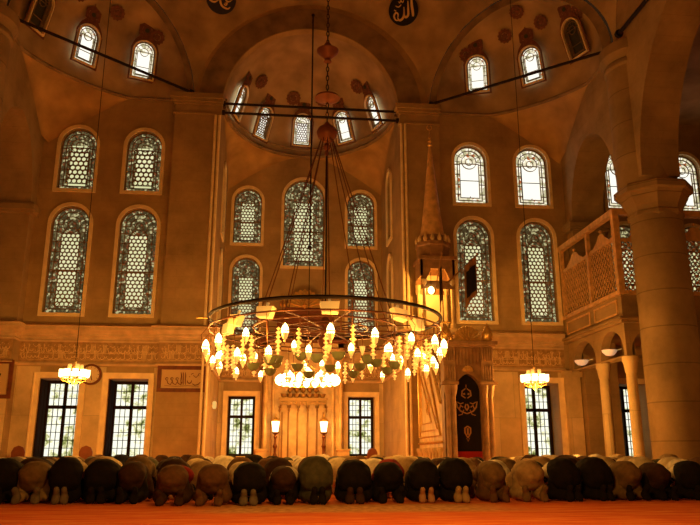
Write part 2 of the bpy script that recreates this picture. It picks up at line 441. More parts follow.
b = MB(); b.wallholes(outer, holes, YW, dep); b.build('wall_back', M['wall'], smooth=False)['kind'] = 'structure'
# niche
b = MB(); hs = []
NW = [(ncx-2.6, 5.9, 1.24, 3.52), (ncx+2.62, 5.9, 1.24, 3.52), (ncx-2.62, 10.1, 1.26, 2.64), (ncx+2.62, 10.1, 1.26, 2.64), (ncx-.03, 9.08, 1.85, 4.18)]
for (x, z, w, h) in NW: hs.append([(p[0]+x, p[1]+z) for p in arch(w, h)])
NL = [(ncx-2.58, 1.14), (ncx+2.6, 1.14)]
for x, w in NL: hs.append(rect(x-w/2, x+w/2, .72, 3.22))
b.wallholes([(NX0, 0), (NX1, 0), (NX1, ZS), (NX0, ZS)], hs, YN, [.3]*5+[.5]*2)
b.build('wall_niche_back', M['wall'], smooth=False)['kind'] = 'structure'
for nm, X in (('wall_niche_left', NX0), ('wall_niche_right', NX1)):
    b = MB(); s = 1 if X > 0 else -1
    hs = [[(p[0]+29.7, p[1]+9.7) for p in arch(1.1, 3.1)], [(p[0]+29.7, p[1]+5.95) for p in arch(1.1, 3.0)]]
    b.wallholes([(YW+.4, 0), (YN, 0), (YN, ZS), (YW+.4, ZS)], hs, X, [.3*s]*2, axis='x')
    b.build(nm, M['wall'], smooth=False)['kind'] = 'structure'
# side walls: one wide double arch each
def side_wall(name, X, out):
    T = 1.3*out
    arA = [(24.45-1.95*math.cos(PI*i/20)*-1, 9.45+3.0*math.sin(PI*i/20)) for i in range(21)]      # from Y 26.4 to 22.5
    arB = [(15.4+5.4*math.cos(PI*i/28), 9.45+5.5*math.sin(PI*i/28)) for i in range(29)]
    hole = [(26.4, .02)]+arA+arB+[(10, .02)]
    b = MB(); b.wallholes([(8, 0), (27, 0), (27, ZS), (21.6, ZS)]+[(16.8+4.7*math.cos(PI*i/24), ZS+4.7*math.sin(PI*i/24)) for i in range(1, 24)]+[(12.1, ZS), (8, ZS)], [hole], X, [T], axis='x')
    b.plate([(8, 0), (27, 0), (27, ZS), (8, ZS)], [hole], X+T, axis='x')
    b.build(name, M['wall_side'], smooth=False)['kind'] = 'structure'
side_wall('wall_right', XR, 1); side_wall('wall_left', XL, -1)
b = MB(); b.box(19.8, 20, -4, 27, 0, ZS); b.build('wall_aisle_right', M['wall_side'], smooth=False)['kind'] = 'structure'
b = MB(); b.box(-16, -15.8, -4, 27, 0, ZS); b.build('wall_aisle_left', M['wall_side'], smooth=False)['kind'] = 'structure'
b = MB(); b.box(XR+.2, 20, -4, 27, ZS, ZS+.2); b.build('ceiling_aisle_right', M['dome'], smooth=False)['kind'] = 'structure'
b = MB(); b.box(-16, XL-.2, -4, 27, ZS, ZS+.2); b.build('ceiling_aisle_left', M['dome'], smooth=False)['kind'] = 'structure'
# pendentives and main dome: a sphere cut by the arch planes
bm = bmesh.new()
bmesh.ops.create_uvsphere(bm, u_segments=96, v_segments=64, radius=11.25)
bmesh.ops.translate(bm, verts=bm.verts, vec=(CX, 16.8, ZS))
def cut(co, no):
    geom = bm.verts[:]+bm.edges[:]+bm.faces[:]
    bmesh.ops.bisect_plane(bm, geom=geom, plane_co=co, plane_no=no, clear_outer=True)
cut((0, 0, ZS), (0, 0, -1)); cut((0, YW, 0), (0, 1, 0)); cut((XR-.02, 0, 0), (1, 0, 0)); cut((XL-.02+.0, 0, 0), (-1, 0, 0))
cut((6.1, 27, 0), (1, 1, 0)); cut((-3.4, 27, 0), (-1, 1, 0)); cut((0, 7, 0), (0, -1, 0))
me = bpy.data.meshes.new('ceiling_dome'); bm.to_mesh(me); bm.free(); me.shade_smooth(); me.materials.append(M['dome'])
o = bpy.data.objects.new('ceiling_dome', me); COL.objects.link(o); o['kind'] = 'structure'
# half domes
def half_dome(name, C, u, n, a, bb, h, m, clamp=None):
    b = MB(); nu, nv = 40, 16; vs = []
    for j in range(nv+1):
        ps = PI/2*j/nv
        for i in range(nu+1):
            ph = PI*i/nu
            x = C[0]+u[0]*a*math.cos(ph)*math.cos(ps)+n[0]*bb*math.sin(ph)*math.cos(ps)
            y = C[1]+u[1]*a*math.cos(ph)*math.cos(ps)+n[1]*bb*math.sin(ph)*math.cos(ps)
            if clamp: y = min(y, YW-.02); x = min(max(x, XL+.02), XR-.02)
            vs.append((x, y, ZS+h*math.sin(ps)))
    # arch-wise layout (spherical cap from the rim up to the zenith line is wrong for a half dome seen through an arch; use the ellipsoid itself)
    fs = [(j*(nu+1)+i, j*(nu+1)+i+1, (j+1)*(nu+1)+i+1, (j+1)*(nu+1)+i) for j in range(nv) for i in range(nu)]
    b.add(vs, fs); o = b.build(name, m, ang=80); o['kind'] = 'structure'; return o
s2 = math.sqrt(.5)
NC = ((ncx, YW+.4), (1, 0), (0, 1), nhw, YN-YW-.4, nhw)
EC = {'r': ((8.85, 24.35), (-s2, s2), (s2, s2), 3.78, 2.0, 3.78), 'l': ((-6.15, 24.35), (s2, s2), (-s2, s2), 3.78, 2.0, 3.78)}
half_dome('ceiling_niche', *NC, M['dome'])
half_dome('ceiling_exedra_right', *EC['r'], M['dome'], True); half_dome('ceiling_exedra_left', *EC['l'], M['dome'], True)
def epoint(E, ph, ps):
    C, u, n, a, bb, h = E; ph = R(ph); ps = R(ps)
    P = Vector((C[0]+u[0]*a*math.cos(ph)*math.cos(ps)+n[0]*bb*math.sin(ph)*math.cos(ps), C[1]+u[1]*a*math.cos(ph)*math.cos(ps)+n[1]*bb*math.sin(ph)*math.cos(ps), ZS+h*math.sin(ps)))
    # outward normal of ellipsoid
    lu = math.cos(ph)*math.cos(ps)/a; ln = math.sin(ph)*math.cos(ps)/bb; lz = math.sin(ps)/h
    nv = Vector((u[0]*lu+n[0]*ln, u[1]*lu+n[1]*ln, lz)).normalized(); return P, nv
# corner squinches: from the exedra rim down to the two walls of the corner
for side in 'rl':
    C, u, n, a, bb, h = EC[side]; b = MB(); N_ = 40; K = 10; rows = []
    c0 = (6.1, 21.7) if side == 'r' else (-3.4, 21.7)
    xx = XR-.01 if side == 'r' else XL+.01; sg = 1 if side == 'r' else -1
    for i in range(N_+1):
        ph = PI*i/N_; x = C[0]+u[0]*a*math.cos(ph)+n[0]*bb*math.sin(ph); y = C[1]+u[1]*a*math.cos(ph)+n[1]*bb*math.sin(ph)
        y = min(y, YW-.02); x = min(max(x, XL+.02), XR-.02)
        dx, dy = (x-c0[0])*sg, y-c0[1]
        t = min((abs(xx-c0[0]))/max(dx, 1e-3), (YW-.01-c0[1])/max(dy, 1e-3)); t = max(t, 1)
        ex, ey = c0[0]+sg*dx*t, c0[1]+dy*t; gap = math.hypot(ex-x, ey-y)
        rows.append([(x+(ex-x)*math.sin(PI/2*k/K), y+(ey-y)*math.sin(PI/2*k/K), ZS-.02-(gap*1.15)*(1-math.cos(PI/2*k/K))) for k in range(K+1)])
    b.add([p for r in rows for p in r], [(i*(K+1)+k, (i+1)*(K+1)+k, (i+1)*(K+1)+k+1, i*(K+1)+k+1) for i in range(N_) for k in range(K)])
    o = b.build('trim_%d' % (1 if side == 'r' else 2), M['squinch'], ang=80); o['kind'] = 'structure'
    # narrow rim moulding
    b = MB(); b.tube([(r[0][0], r[0][1], ZS) for r in rows], .07, 6)
    b.build('trim_%d' % (3 if side == 'r' else 4), M['dome_band'])['kind'] = 'structure'
# painted arch bands
def arch_band(idx, C, u, r0, r1, off, nrm, m):
    b = MB(); N_ = 40; vs = []
    for i in range(N_+1):
        a = PI*i/N_
        for r in (r0, r1):
            vs.append((C[0]+u[0]*r*math.cos(a)-nrm[0]*off, C[1]+u[1]*r*math.cos(a)-nrm[1]*off, ZS+r*math.sin(a)))
    b.add(vs, [(2*i, 2*i+1, 2*i+3, 2*i+2) for i in range(N_)])
    b.build('trim_%d' % idx, m, smooth=False)['kind'] = 'structure'
arch_band(5, (ncx, YW), (1, 0), nhw+.02, nhw+.95, .03, (0, 1), M['dome_band'])
arch_band(6, (8.85, 24.35), (-s2, s2), 3.45, 3.78, .06, (s2, s2), M['dome_band'])
arch_band(7, (-6.15, 24.35), (s2, s2), 3.45, 3.78, .06, (-s2, s2), M['dome_band'])
# niche rim moulding
b = MB(); b.tube([(*(NC[0][0]+NC[3]*.99*math.cos(R(a)), NC[0][1]+NC[4]*.98*math.sin(R(a))), ZS) for a in range(0, 181, 6)], .09, 6)
b.tube([(NC[0][0]+NC[3]*.97*math.cos(R(a)), NC[0][1]+NC[4]*.965*math.sin(R(a)), ZS+.35) for a in range(0, 181, 6)], .04, 6)
b.build('trim_8', M['dome_band'])['kind'] = 'structure'
# spandrel fill between niche rectangle and half-dome rim
b = MB(); rows = []
for i in range(41):
    a = PI*i/40; x = NC[0][0]+NC[3]*math.cos(a); y = NC[0][1]+NC[4]*math.sin(a)
    dx, dy = math.cos(a)*NC[3], math.sin(a)*NC[4]
    t = max(1, min(nhw/max(abs(dx), 1e-3), (YN-NC[0][1])/max(dy, 1e-3))); ex, ey = NC[0][0]+dx*t, NC[0][1]+dy*t; gap = math.hypot(ex-x, ey-y)
    rows.append([(x+(ex-x)*math.sin(PI/2*k/8), y+(ey-y-.01)*math.sin(PI/2*k/8), ZS-.02-(gap*1.0)*(1-math.cos(PI/2*k/8))) for k in range(9)])
b.add([p for r in rows for p in r], [(i*9+k, (i+1)*9+k, (i+1)*9+k+1, i*9+k+1) for i in range(40) for k in range(8)])
b.build('trim_9', M['squinch'], ang=80)['kind'] = 'structure'
# ------------------------------------------------------------------ cornice, frieze band, pilasters
PATH = [(-10.3, 26.4), (-9.05, 26.4), (-9.05, 27), (-4.1, 27), (-4.1, 26.75), (NX0, 26.75), (NX0, YN), (NX1, YN), (NX1, 26.75), (6.45, 26.75), (6.45, 27), (11.1, 27)]
def sweep(idx, prof, path, m, close=True):
    """prof: (outward d, z); path in plan, room on the right-hand side normal (-dy... towards -Y)"""
    P = [Vector((p[0], p[1])) for p in path]; vs = []; np_ = len(prof)
    for i, p in enumerate(P):
        d0 = (P[i]-P[i-1]).normalized() if i else (P[1]-P[0]).normalized()
        d1 = (P[i+1]-P[i]).normalized() if i < len(P)-1 else d0
        n0 = Vector((d0.y, -d0.x)); n1 = Vector((d1.y, -d1.x)); q = (n0+n1); q = q/(q.length**2)*2 if q.length > .1 else n0
        for (d, z) in prof: vs.append((p.x+q.x*d, p.y+q.y*d, z))
    fs = [(i*np_+k, i*np_+k+1, (i+1)*np_+k+1, (i+1)*np_+k) for i in range(len(P)-1) for k in range(np_-1)]
    b = MB(); b.add(vs, fs); o = b.build('trim_%d' % idx, m, smooth=False); o['kind'] = 'structure'; return o
sweep(10, [(0, 4.78), (.06, 4.78), (.06, 4.86), (.12, 4.90), (.12, 4.98), (.26, 5.10), (.26, 5.20), (.30, 5.24), (0, 5.36)], PATH, M['cornice'])
sweep(11, [(0, 3.84), (.07, 3.84), (.09, 3.90), (.04, 3.96), (0, 3.98)], PATH, M['cornice'])
sweep(12, [(0, 4.68), (.05, 4.68), (.06, 4.74), (.03, 4.78), (0, 4.78)], PATH, M['cornice'])
sweep(13, [(.012, 3.98), (.012, 4.68)], PATH, M['band_ground'])
sweep(14, [(.02, 0), (.02, 3.83)], [(-10.3, 26.4), (-9.05, 26.4), (-9.05, 26.98)], M['wainscot'])
# marble revetment panels between the lower windows
def panels(idx, segs, y):
    b = MB()
    for (x0, x1) in segs: b.box(x0, x1, y-.03, y-.002, .02, 3.8)
    b.build('trim_%d' % idx, M['wainscot'], smooth=False)['kind'] = 'structure'
panels(15, [(-9.0, -8.2), (-6.6, -5.92), (-4.25, -4.12), (6.5, 9.22), (10.8, 11.0)], YW)
panels(16, [(NX0, ncx-3.38), (ncx-1.78, ncx-1.72), (ncx+1.75, ncx+1.8), (ncx+3.4, NX1)], YN)
# pilasters
def pilaster(idx, x0, x1, y, z1):
    b = MB(); b.box(x0, x1, y, YW-.002, 0, z1)
    b.box(x0-.08, x1+.0, y-.08, YW-.002, 0, .25)
    for i, (d, za, zb) in enumerate([(.06, z1-.62, z1-.56), (.05, z1-.2, z1-.1), (.12, z1-.1, z1+.02), (.2, z1+.02, z1+.22)]):
        b.box(x0-d, x1+d*.3, y-d, YW-.002, za, zb)
    b.build('trim_%d' % idx, M['wall'], smooth=False)['kind'] = 'structure'
pilaster(17, -4.1, NX0, 26.75, 14.35); pilaster(18, NX1, 6.45, 26.75, 14.35)
# slim corner mouldings on the niche edges
for k, x in enumerate((NX0-.12, NX1+.12)):
    b = MB()
    for dx in (-.09, .07): b.tube([(x+dx, 26.7, .1), (x+dx, 26.7, 13.7)], .055, 8)
    b.build('trim_%d' % (19+k), M['trim'])['kind'] = 'structure'
# impost mouldings on jamb and wall at arch springing
for k, (x0, x1) in enumerate(((-10.4, -8.9), (11.5, 13.0))):
    b = MB()
    for d, za, zb in ((.08, 9.3, 9.42), (.16, 9.42, 9.62), (.1, 9.62, 9.7)): b.box(x0-d*.5, x1+d*.5, 26.4-d, 27.0, za, zb)
    b.build('trim_%d' % (21+k), M['wall_side'], smooth=False)['kind'] = 'structure'
# pilaster strip below the gallery corner
b = MB(); b.box(11.0, 11.55, 26.7, 26.99, 0, 3.6); b.box(10.92, 11.63, 26.62, 26.99, 3.6, 3.84); b.box(10.95, 11.6, 26.64, 26.99, 0, .25)
b.build('trim_23', M['wainscot'], smooth=False)['kind'] = 'structure'
# ------------------------------------------------------------------ calligraphic relief: flowing strokes generated along the band
def stroke(b, pts, w, y, th=.012):
    """calligraphic ribbon in local XZ at depth y; width swells along the stroke"""
    n = len(pts); L_ = []; R_ = []
    for i, p in enumerate(pts):
        a = pts[max(i-1, 0)]; c = pts[min(i+1, n-1)]; dx, dz = c[0]-a[0], c[1]-a[1]; l = math.hypot(dx, dz) or 1
        ww = w*(.45+.55*math.sin(PI*(i+.5)/n)); L_.append((p[0]-dz/l*ww/2, p[1]+dx/l*ww/2)); R_.append((p[0]+dz/l*ww/2, p[1]-dx/l*ww/2))
    vs = [(p[0], y-th, p[1]) for p in L_]+[(p[0], y-th, p[1]) for p in R_]+[(p[0], y, p[1]) for p in L_]+[(p[0], y, p[1]) for p in R_]
    fs = []
    for i in range(n-1): fs += [(i, i+1, n+i+1, n+i), (i, i+1, 2*n+i+1, 2*n+i), (n+i, n+i+1, 3*n+i+1, 3*n+i)]
    b.add(vs, fs)
def arc(cx, cz, r, a0, a1, n=7, sz=1): return [(cx+r*math.cos(R(a0+(a1-a0)*i/n)), cz+r*sz*math.sin(R(a0+(a1-a0)*i/n))) for i in range(n+1)]
def script_band(L, H, seed, w=.038, dense=False):
    if dense:
        a = script_band(L/.62, H, seed, w*1.15); c = script_band(L/.62, H, seed+500, w*1.15)
        b = MB(); b.add([(v[0]*.62, v[1], v[2]*.62+H*.02) for v in a.v], a.f); b.add([(v[0]*.62, v[1]-.002, v[2]*.6+H*.39) for v in c.v], c.f); return b
    rnd = random.Random(seed); b = MB(); x = .06
    while x < L-.14:
        k = rnd.random()
        if k < .38:      # upright, sometimes two
            for q in range(rnd.choice((1, 1, 2))):
                stroke(b, [(x+.012, H*.12), (x, H*.4), (x+.008, H*.7), (x-.012, H*.93)], w, 0); x += .075
        elif k < .62:    # deep bowl with a dot
            r = rnd.uniform(.07, .1); stroke(b, arc(x+r, H*.38, r, 170, 380, 8, 1.2), w, 0)
            b.box(x+r-.015, x+r+.015, -.012, 0, H*.62, H*.62+.03); x += 2*r+.03
        elif k < .8:     # looped letter with a tail
            r = .045; stroke(b, arc(x+r, H*.5, r, 0, 330, 8), w*.8, 0)
            stroke(b, [(x+r, H*.42), (x+r*2, H*.2), (x+r*4, H*.12), (x+r*5, H*.3)], w, 0); x += r*4
        else:            # long sweep
            stroke(b, [(x, H*.2), (x+.09, H*.1), (x+.2, H*.14), (x+.28, H*.3)], w, 0); stroke(b, [(x+.02, H*.75), (x+.12, H*.6), (x+.22, H*.8)], w*.8, 0); x += .24
        if rnd.random() < .6:   # marks in the upper register
            stroke(b, arc(x, H*rnd.uniform(.62, .85), .045, rnd.uniform(0, 90), rnd.uniform(180, 300), 5), w*.6, 0)
    stroke(b, [(.03, H*.05), (L/3, H*.02), (L*2/3, H*.06), (L-.03, H*.03)], w*.5, 0)
    return b
segs = [(PATH[i], PATH[i+1]) for i in range(len(PATH)-1)]
k = 0
for i, (p, q) in enumerate(segs):
    L_ = math.hypot(q[0]-p[0], q[1]-p[1])
    if L_ < .8: continue
    pad = .07
    d = ((q[0]-p[0])/L_, (q[1]-p[1])/L_); nrm = (d[1], -d[0])
    o = script_band(L_-2*pad, .62, 40+i, dense=True).build('carved_inscription', M['letter'], smooth=False, loc=(p[0]+d[0]*pad+nrm[0]*.013, p[1]+d[1]*pad+nrm[1]*.013, 4.02), rz=math.atan2(d[1], d[0]))
    where = {0: 'on the jamb at the far left, above the framed picture', 2: 'above the two left lower windows', 4: 'on the left pilaster above the framed plaque', 5: 'on the left side wall of the niche',
             6: 'across the niche behind the great chandelier', 7: 'on the right side wall of the niche', 8: 'on the right pilaster behind the pulpit', 10: 'above the right lower window beside the pulpit'}.get(i, 'x%d' % i)
    tag(o, 'carved calligraphy frieze '+where, 'inscription', 'calligraphy frieze panels')

# ------------------------------------------------------------------ windows
for x in MIDS+AISLE: window(x, YW, 5.74, 1.38, 4.1, 'tall')
for x in MIDS+AISLE: window(x, YW, 10.52, 1.32, 2.5, 'bright', pane='pane_bright' if x > 0 else 'pane_tall', lat='honey' if x < 0 else None)
for x, w in LOWS:
    r = low_window(x, YW, .62, w, 2.76, depth=1.0)
    if x < 0:
        b = MB(); b.box(-w/2+.005, -w/2+.05, .04, .84, .02, 2.74); b.box(-w/2+.05, -w/2+.06, .12, .4, .2, 2.55); b.box(-w/2+.05, -w/2+.06, .48, .76, .2, 2.55)
        b.build('folded_shutter', M['frame_dark'], r, smooth=False)
for (x, z, w, h) in NW: window(x, YN, z, w, h, 'tall')
for x, w in NL: low_window(x, YN, .72, w, 2.5, depth=.45)
for X, rz in ((NX0, PI/2), (NX1, -PI/2)):
    window(X, 29.7, 9.7, 1.1, 3.1, 'tall', rz=rz); window(X, 29.7, 5.95, 1.1, 3.0, 'tall', rz=rz)
# windows on the half domes, each with a painted surround
def painted_surround(w, h):
    b = MB(); rnd = random.Random(3); base = inset_arch(w, h, -.07, 20); n = len(base); out = []
    for i, p in enumerate(base):
        k = 1+.16*(i % 2); ox = p[0]*(1+.13*k); oz = (p[1]-h*.5)*(1+.07*k)+h*.5
        if p[1] > h*.9: oz += .25*(1-abs(p[0])/(w*.6))
        out.append((ox, oz))
    b.ring(out, base, -.012, 0)
    b.prism([(-.02, h+.14), (.02, h+.14), (.2, h+.42), (.13, h+.62), (.04, h+.70), (0, h+.95), (-.04, h+.70), (-.13, h+.62), (-.2, h+.42)], -.01, 0)
    b.ring([(x*.0+math.cos(2*PI*k/12)*(.30+.05*(k % 2)), h+.45+math.sin(2*PI*k/12)*(.32+.05*(k % 2))) for k in range(12)], [(math.cos(2*PI*k/12)*.2, h+.45+math.sin(2*PI*k/12)*.22) for k in range(12)], -.011, 0)
    return b.mesh('painted_surround')
def dome_window(E, ph, ps, w, h, dark=False, honey=False):
    P, nv = epoint(E, ph, ps); inward = -nv
    # keep the window nearly upright: tilt only partly with the shell
    rz = math.atan2(nv.y, nv.x)-PI/2
    tilt = -math.asin(max(-1, min(1, nv.z)))*-.9
    loc = P+inward*.30
    up = Vector((0, 0, 1)); r = window(loc.x, loc.y, loc.z, w, h, 'dome', rz=rz, fw=.05, recess=.1, pane='pane_dark' if dark else 'pane_bright', lat='honey' if honey else None)
    r.rotation_euler = (tilt, 0, rz)
    m_ = Matrix.Rotation(rz, 4, 'Z') @ Matrix.Rotation(tilt, 4, 'X')
    r.location = loc - (m_ @ Vector((0, 0, h/2)))
    def sm():
        me = painted_surround(w, h); me.materials.append(M['ornament']); return me
    link('painted_surround', cached(('s', w, h), sm), r, (0, -.0, 0))
    bs = MB(); bs.lathe([(.02, -.01), (.09, -.01), (.09, .0)], (0, 0, 0), 10)
    o = bs.build('painted_boss', M['ornament_green'], r); o.rotation_euler = (PI/2, 0, 0); o.location = (0, -.03, h+.45)
for ph, ps, hy in ((161, 18, 0), (130, 18, 1), (94, 21, 1), (57, 20, 0), (25, 19, 0)): dome_window(NC, ph, ps, .78, 1.42, honey=hy)
for ph, ps, dk in ((48, 28, 0), (91, 25, 0), (131, 29, 1)): dome_window(EC['r'], ph, ps, .82, 1.45, dark=dk)
for ph, ps, dk in ((91, 22, 0), (49, 25, 0), (132, 25, 1)): dome_window(EC['l'], ph, ps, .82, 1.45, dark=dk)
# painted medallions on the half domes
TI = 30
def medallion(E, ph, ps, r):
    global TI
    P, nv = epoint(E, ph, ps)
    b = MB(); out = [(math.cos(2*PI*k/24)*r*(1+.18*(k % 2)), math.sin(2*PI*k/24)*r*(1+.18*(k % 2))) for k in range(24)]
    b.ring(out, [(math.cos(2*PI*k/24)*r*.55, math.sin(2*PI*k/24)*r*.55) for k in range(24)], -.01, 0)
    b.prism([(math.cos(2*PI*k/12)*r*.4*(1+.3*(k % 2)), math.sin(2*PI*k/12)*r*.4*(1+.3*(k % 2))) for k in range(12)], -.01, 0)
    o = b.build('trim_%d' % TI, M['ornament'], smooth=False); o['kind'] = 'structure'; TI += 1
    rz = math.atan2(nv.y, nv.x)-PI/2; o.rotation_euler = (math.asin(nv.z), 0, rz); o.location = P-nv*.10
for ph in (35, 75, 105, 145): medallion(NC, ph, 42, .3)
for e in 'rl':
    for ph, ps in ((70, 52), (110, 52), (30, 42), (150, 42), (90, 70)): medallion(EC[e], ph, ps, .26)

# ------------------------------------------------------------------ great columns
def big_column(x, label):
    c = empty('column', (x, 21.7, 0), label=label, cat='column', group='great columns of the hall')
    b = MB(); b.lathe([(1.02, 0), (1.02, .3), (.95, .36), (.98, .5), (.9, .58), (.87, .62)], n=24); b.build('base', M['column'], c)
    b = MB(); b.lathe([(.86, .6), (.855, 3), (.84, 6), (.82, 8.25)], n=28); b.build('shaft', M['column'], c)
    b = MB(); b.lathe([(.82, 8.2), (.88, 8.27), (.88, 8.38), (.84, 8.43), (.9, 8.6), (1.02, 8.8), (1.06, 8.88), (.98, 8.92)], n=8, fr=True)
    b.lathe([(1.06, 8.9), (1.14, 9.0), (1.24, 9.04), (1.24, 9.24), (1.16, 9.3)], n=8, fr=True)
    b.build('capital', M['column'], c, smooth=False)
    b = MB(); b.lathe([(.93, 9.28), (.93, 13.55), (1.0, 13.62), (1.0, 13.74), (.95, 13.8), (1.02, 13.95), (1.12, 14.05), (1.12, 14.4)], (-.2 if x > 0 else .2, 0, 0), n=24); b.build('upper_shaft', M['column'], c)
    return c
big_column(12.42, 'massive stone column in the right foreground, beside the latticed gallery')
big_column(-9.78, 'massive stone column cut by the left edge of the frame')
# ------------------------------------------------------------------ tie rods
def rod(p, q, label, r=.055):
    b = MB(); b.tube([p, q], r, 8)
    for e, f in ((p, q), (q, p)):
        d = (Vector(f)-Vector(e)).normalized(); b.tube([Vector(e), Vector(e)+d*.12], r*2, 8)
    tag(b.build('tie_rod', M['iron'], smooth=True), label, 'tie rod', 'iron tie rods across the arches')
rod((-3.45, 26.7, 14.62), (-8.75, 22.1, 14.6), 'black iron tie rod slanting across the left half dome')
rod((6.1, 26.7, 14.62), (11.55, 21.9, 14.6), 'black iron tie rod slanting across the right half dome')
rod((NX0, 27.1, 14.42), (NX1, 27.1, 14.42), 'upper of two level iron tie rods in front of the central half dome')
rod((NX0, 27.1, 14.02), (NX1, 27.1, 14.02), 'lower of two level iron tie rods in front of the central half dome')
rod((11.35, 20.9, 14.55), (11.35, 12.6, 14.6), 'iron tie rod at the top right corner, running from the big column towards the viewer', .07)
# ------------------------------------------------------------------ roundels
def roundel(P, ground, strokes, label, r=.62):
    c = Vector((CX, 16.8, ZS)); n = (Vector(P)-c).normalized(); loc = Vector(P)-n*.18
    # face the hall but stay upright
    rz = math.atan2(n.y, n.x)-PI/2; t = math.asin(n.z)
    e = empty('calligraphy_roundel', loc, label=label, cat='roundel'); e.rotation_euler = (t, 0, rz)
    b = MB(); b.prism([(r*math.cos(2*PI*k/40), r*math.sin(2*PI*k/40)) for k in range(40)], 0, .06); b.build('disc', M[ground], e, smooth=False)
    b = MB()
    for pts, w in strokes:
        # smooth the control points
        P_ = []
        for i in range(len(pts)-1):
            p0 = pts[max(i-1, 0)]; p1 = pts[i]; p2 = pts[i+1]; p3 = pts[min(i+2, len(pts)-1)]
            for s in range(6):
                t_ = s/6; P_.append(tuple(.5*((2*p1[k])+(-p0[k]+p2[k])*t_+(2*p0[k]-5*p1[k]+4*p2[k]-p3[k])*t_*t_+(-p0[k]+3*p1[k]-3*p2[k]+p3[k])*t_**3) for k in (0, 1)))
        P_.append(pts[-1]); stroke(b, [(p[0]*r, p[1]*r) for p in P_], w*r, -.004, .02)
    b.build('lettering', M['letter'], e, smooth=False)
# the word Allah: alif at right, two lams, ha at left, shadda above
roundel((5.06, 26.47, 18.75), 'roundel', [
    ([(.62, .78), (.60, .3), (.63, -.35), (.60, -.5)], .17),
    ([(.36, .55), (.34, .1), (.30, -.35), (.14, -.48), (.04, -.34), (.06, .2)], .15),
    ([(.06, .2), (.02, -.3), (-.12, -.55), (-.32, -.62), (-.42, -.45)], .15),
    ([(-.42, -.45), (-.38, -.2), (-.52, -.1), (-.66, -.3), (-.58, -.55), (-.4, -.62)], .12),
    ([(-.28, .62), (-.2, .5), (-.1, .62), (0, .5), (.1, .64)], .08), ([(-.5, .35), (-.3, .25), (-.1, .38)], .08), ([(-.62, .1), (-.48, .0)], .08),
], 'round black medallion with the gold word Allah at the top, right of the central arch')
# Muhammad in interlaced thuluth
roundel((-2.55, 26.43, 18.75), 'roundel_blue', [
    ([(.72, .05), (.5, .2), (.3, .02), (.45, -.1), (.66, .02)], .12),
    ([(.3, .02), (-.1, -.02), (-.45, .1), (-.7, .1)], .12), ([(.1, .45), (-.15, .25), (-.1, -.05), (.1, -.45), (.5, -.55), (.66, -.4)], .13),
    ([(-.1, -.05), (-.4, -.35), (-.72, -.3), (-.55, -.15)], .12), ([(.25, -.25), (.42, -.2), (.36, -.36), (.22, -.3)], .09), ([(-.2, .62), (0, .5), (.2, .64)], .08),
], 'round blue-black medallion with gold interlaced lettering at the top, left of the central arch')
# ------------------------------------------------------------------ great chandelier
CHX, CHY, CZ = 1.25, 17.7, 3.93
G = empty('great_chandelier', (CHX, CHY, CZ), label='huge ring chandelier of glowing glass lamps hanging in the middle of the hall', cat='chandelier')
def circ(r, z, n=64): return [(r*math.cos(2*PI*k/n), r*math.sin(2*PI*k/n), z) for k in range(n)]
RR = 2.82
b = MB(); b.tube(circ(RR, 0), .045, 8, True); b.build('outer_ring', M['iron'], G)
b = MB(); b.tube(circ(RR, -.27), .022, 6, True); b.build('lower_ring', M['iron_red'], G)
b = MB(); b.tube(circ(1.75, -.2), .026, 6, True); b.tube(circ(1.75, -.55), .018, 6, True); b.build('inner_ring', M['iron_red'], G)
b = MB(); b.tube(circ(1.05, -.2, 40), .022, 6, True); b.build('centre_ring', M['iron_red'], G)
for k in range(12):
    a = 2*PI*k/12+.13; c, s = math.cos(a), math.sin(a)
    b = MB(); b.tube([(.12*c, .12*s, -.2), (1.75*c, 1.75*s, -.2), (RR*c, RR*s, -.27)], .018, 6); b.tube([(RR*c, RR*s, -.27), (RR*c, RR*s, 0)], .016, 6); b.tube([(1.75*c, 1.75*s, -.2), (1.75*c, 1.75*s, -.55)], .014, 6)
    b.build('spoke', M['iron_red'], G)
b = MB(); b.lathe([(.03, -.75), (.12, -.65), (.2, -.5), (.1, -.35), (.16, -.2), (.22, -.1), (.12, 0), (.05, .12)], n=16); b.build('centre_boss', M['copper'], G)
HZ = 8.92-CZ
for k in range(10):
    a = 2*PI*k/10+.3; c, s = math.cos(a), math.sin(a)
    b = MB(); b.tube([(.14*c, .14*s, HZ-.1), (1.75*c, 1.75*s, -.2)], .014, 5); b.build('suspension_rod', M['iron_red'], G)
b = MB(); b.lathe([(.03, -.62), (.06, -.55), (.04, -.48), (.08, -.44), (.1, -.36), (.05, -.28), (.13, -.2), (.25, -.07), (.28, .05), (.23, .16), (.1, .26), (.04, .34)], (0, 0, HZ), 18); b.build('hub', M['copper'], G)
b = MB(); b.lathe([(.03, -.12), (.26, -.05), (.34, .0), (.32, .05), (.12, .09), (.05, .2)], (0, 0, 9.95-CZ), 20); b.build('drip_disc', M['copper'], G)
b = MB(); b.lathe([(.03, -.36), (.11, -.3), (.07, -.22), (.16, -.14), (.28, -.02), (.3, .04), (.13, .12), (.1, .22), (.04, .3)], (0, 0, 11.35-CZ), 20); b.build('drip_disc', M['copper'], G)
b = MB(); b.tube([(0, 0, -.2), (0, 0, HZ+.3)], .022, 6); b.build('centre_rod', M['iron'], G)
# chain of links up to the dome
b = MB(); z = HZ+.35; q = 0
while z < 21:
    l = .075; pts = [(.035*math.cos(t)*(1 if q % 2 else 0), .035*math.cos(t)*(0 if q % 2 else 1), z+l+l*1.1*math.sin(t)) for t in [2*PI*i/8 for i in range(8)]]
    b.tube(pts, .014, 4, True); z += .135; q += 1
b.build('chain', M['iron'], G)
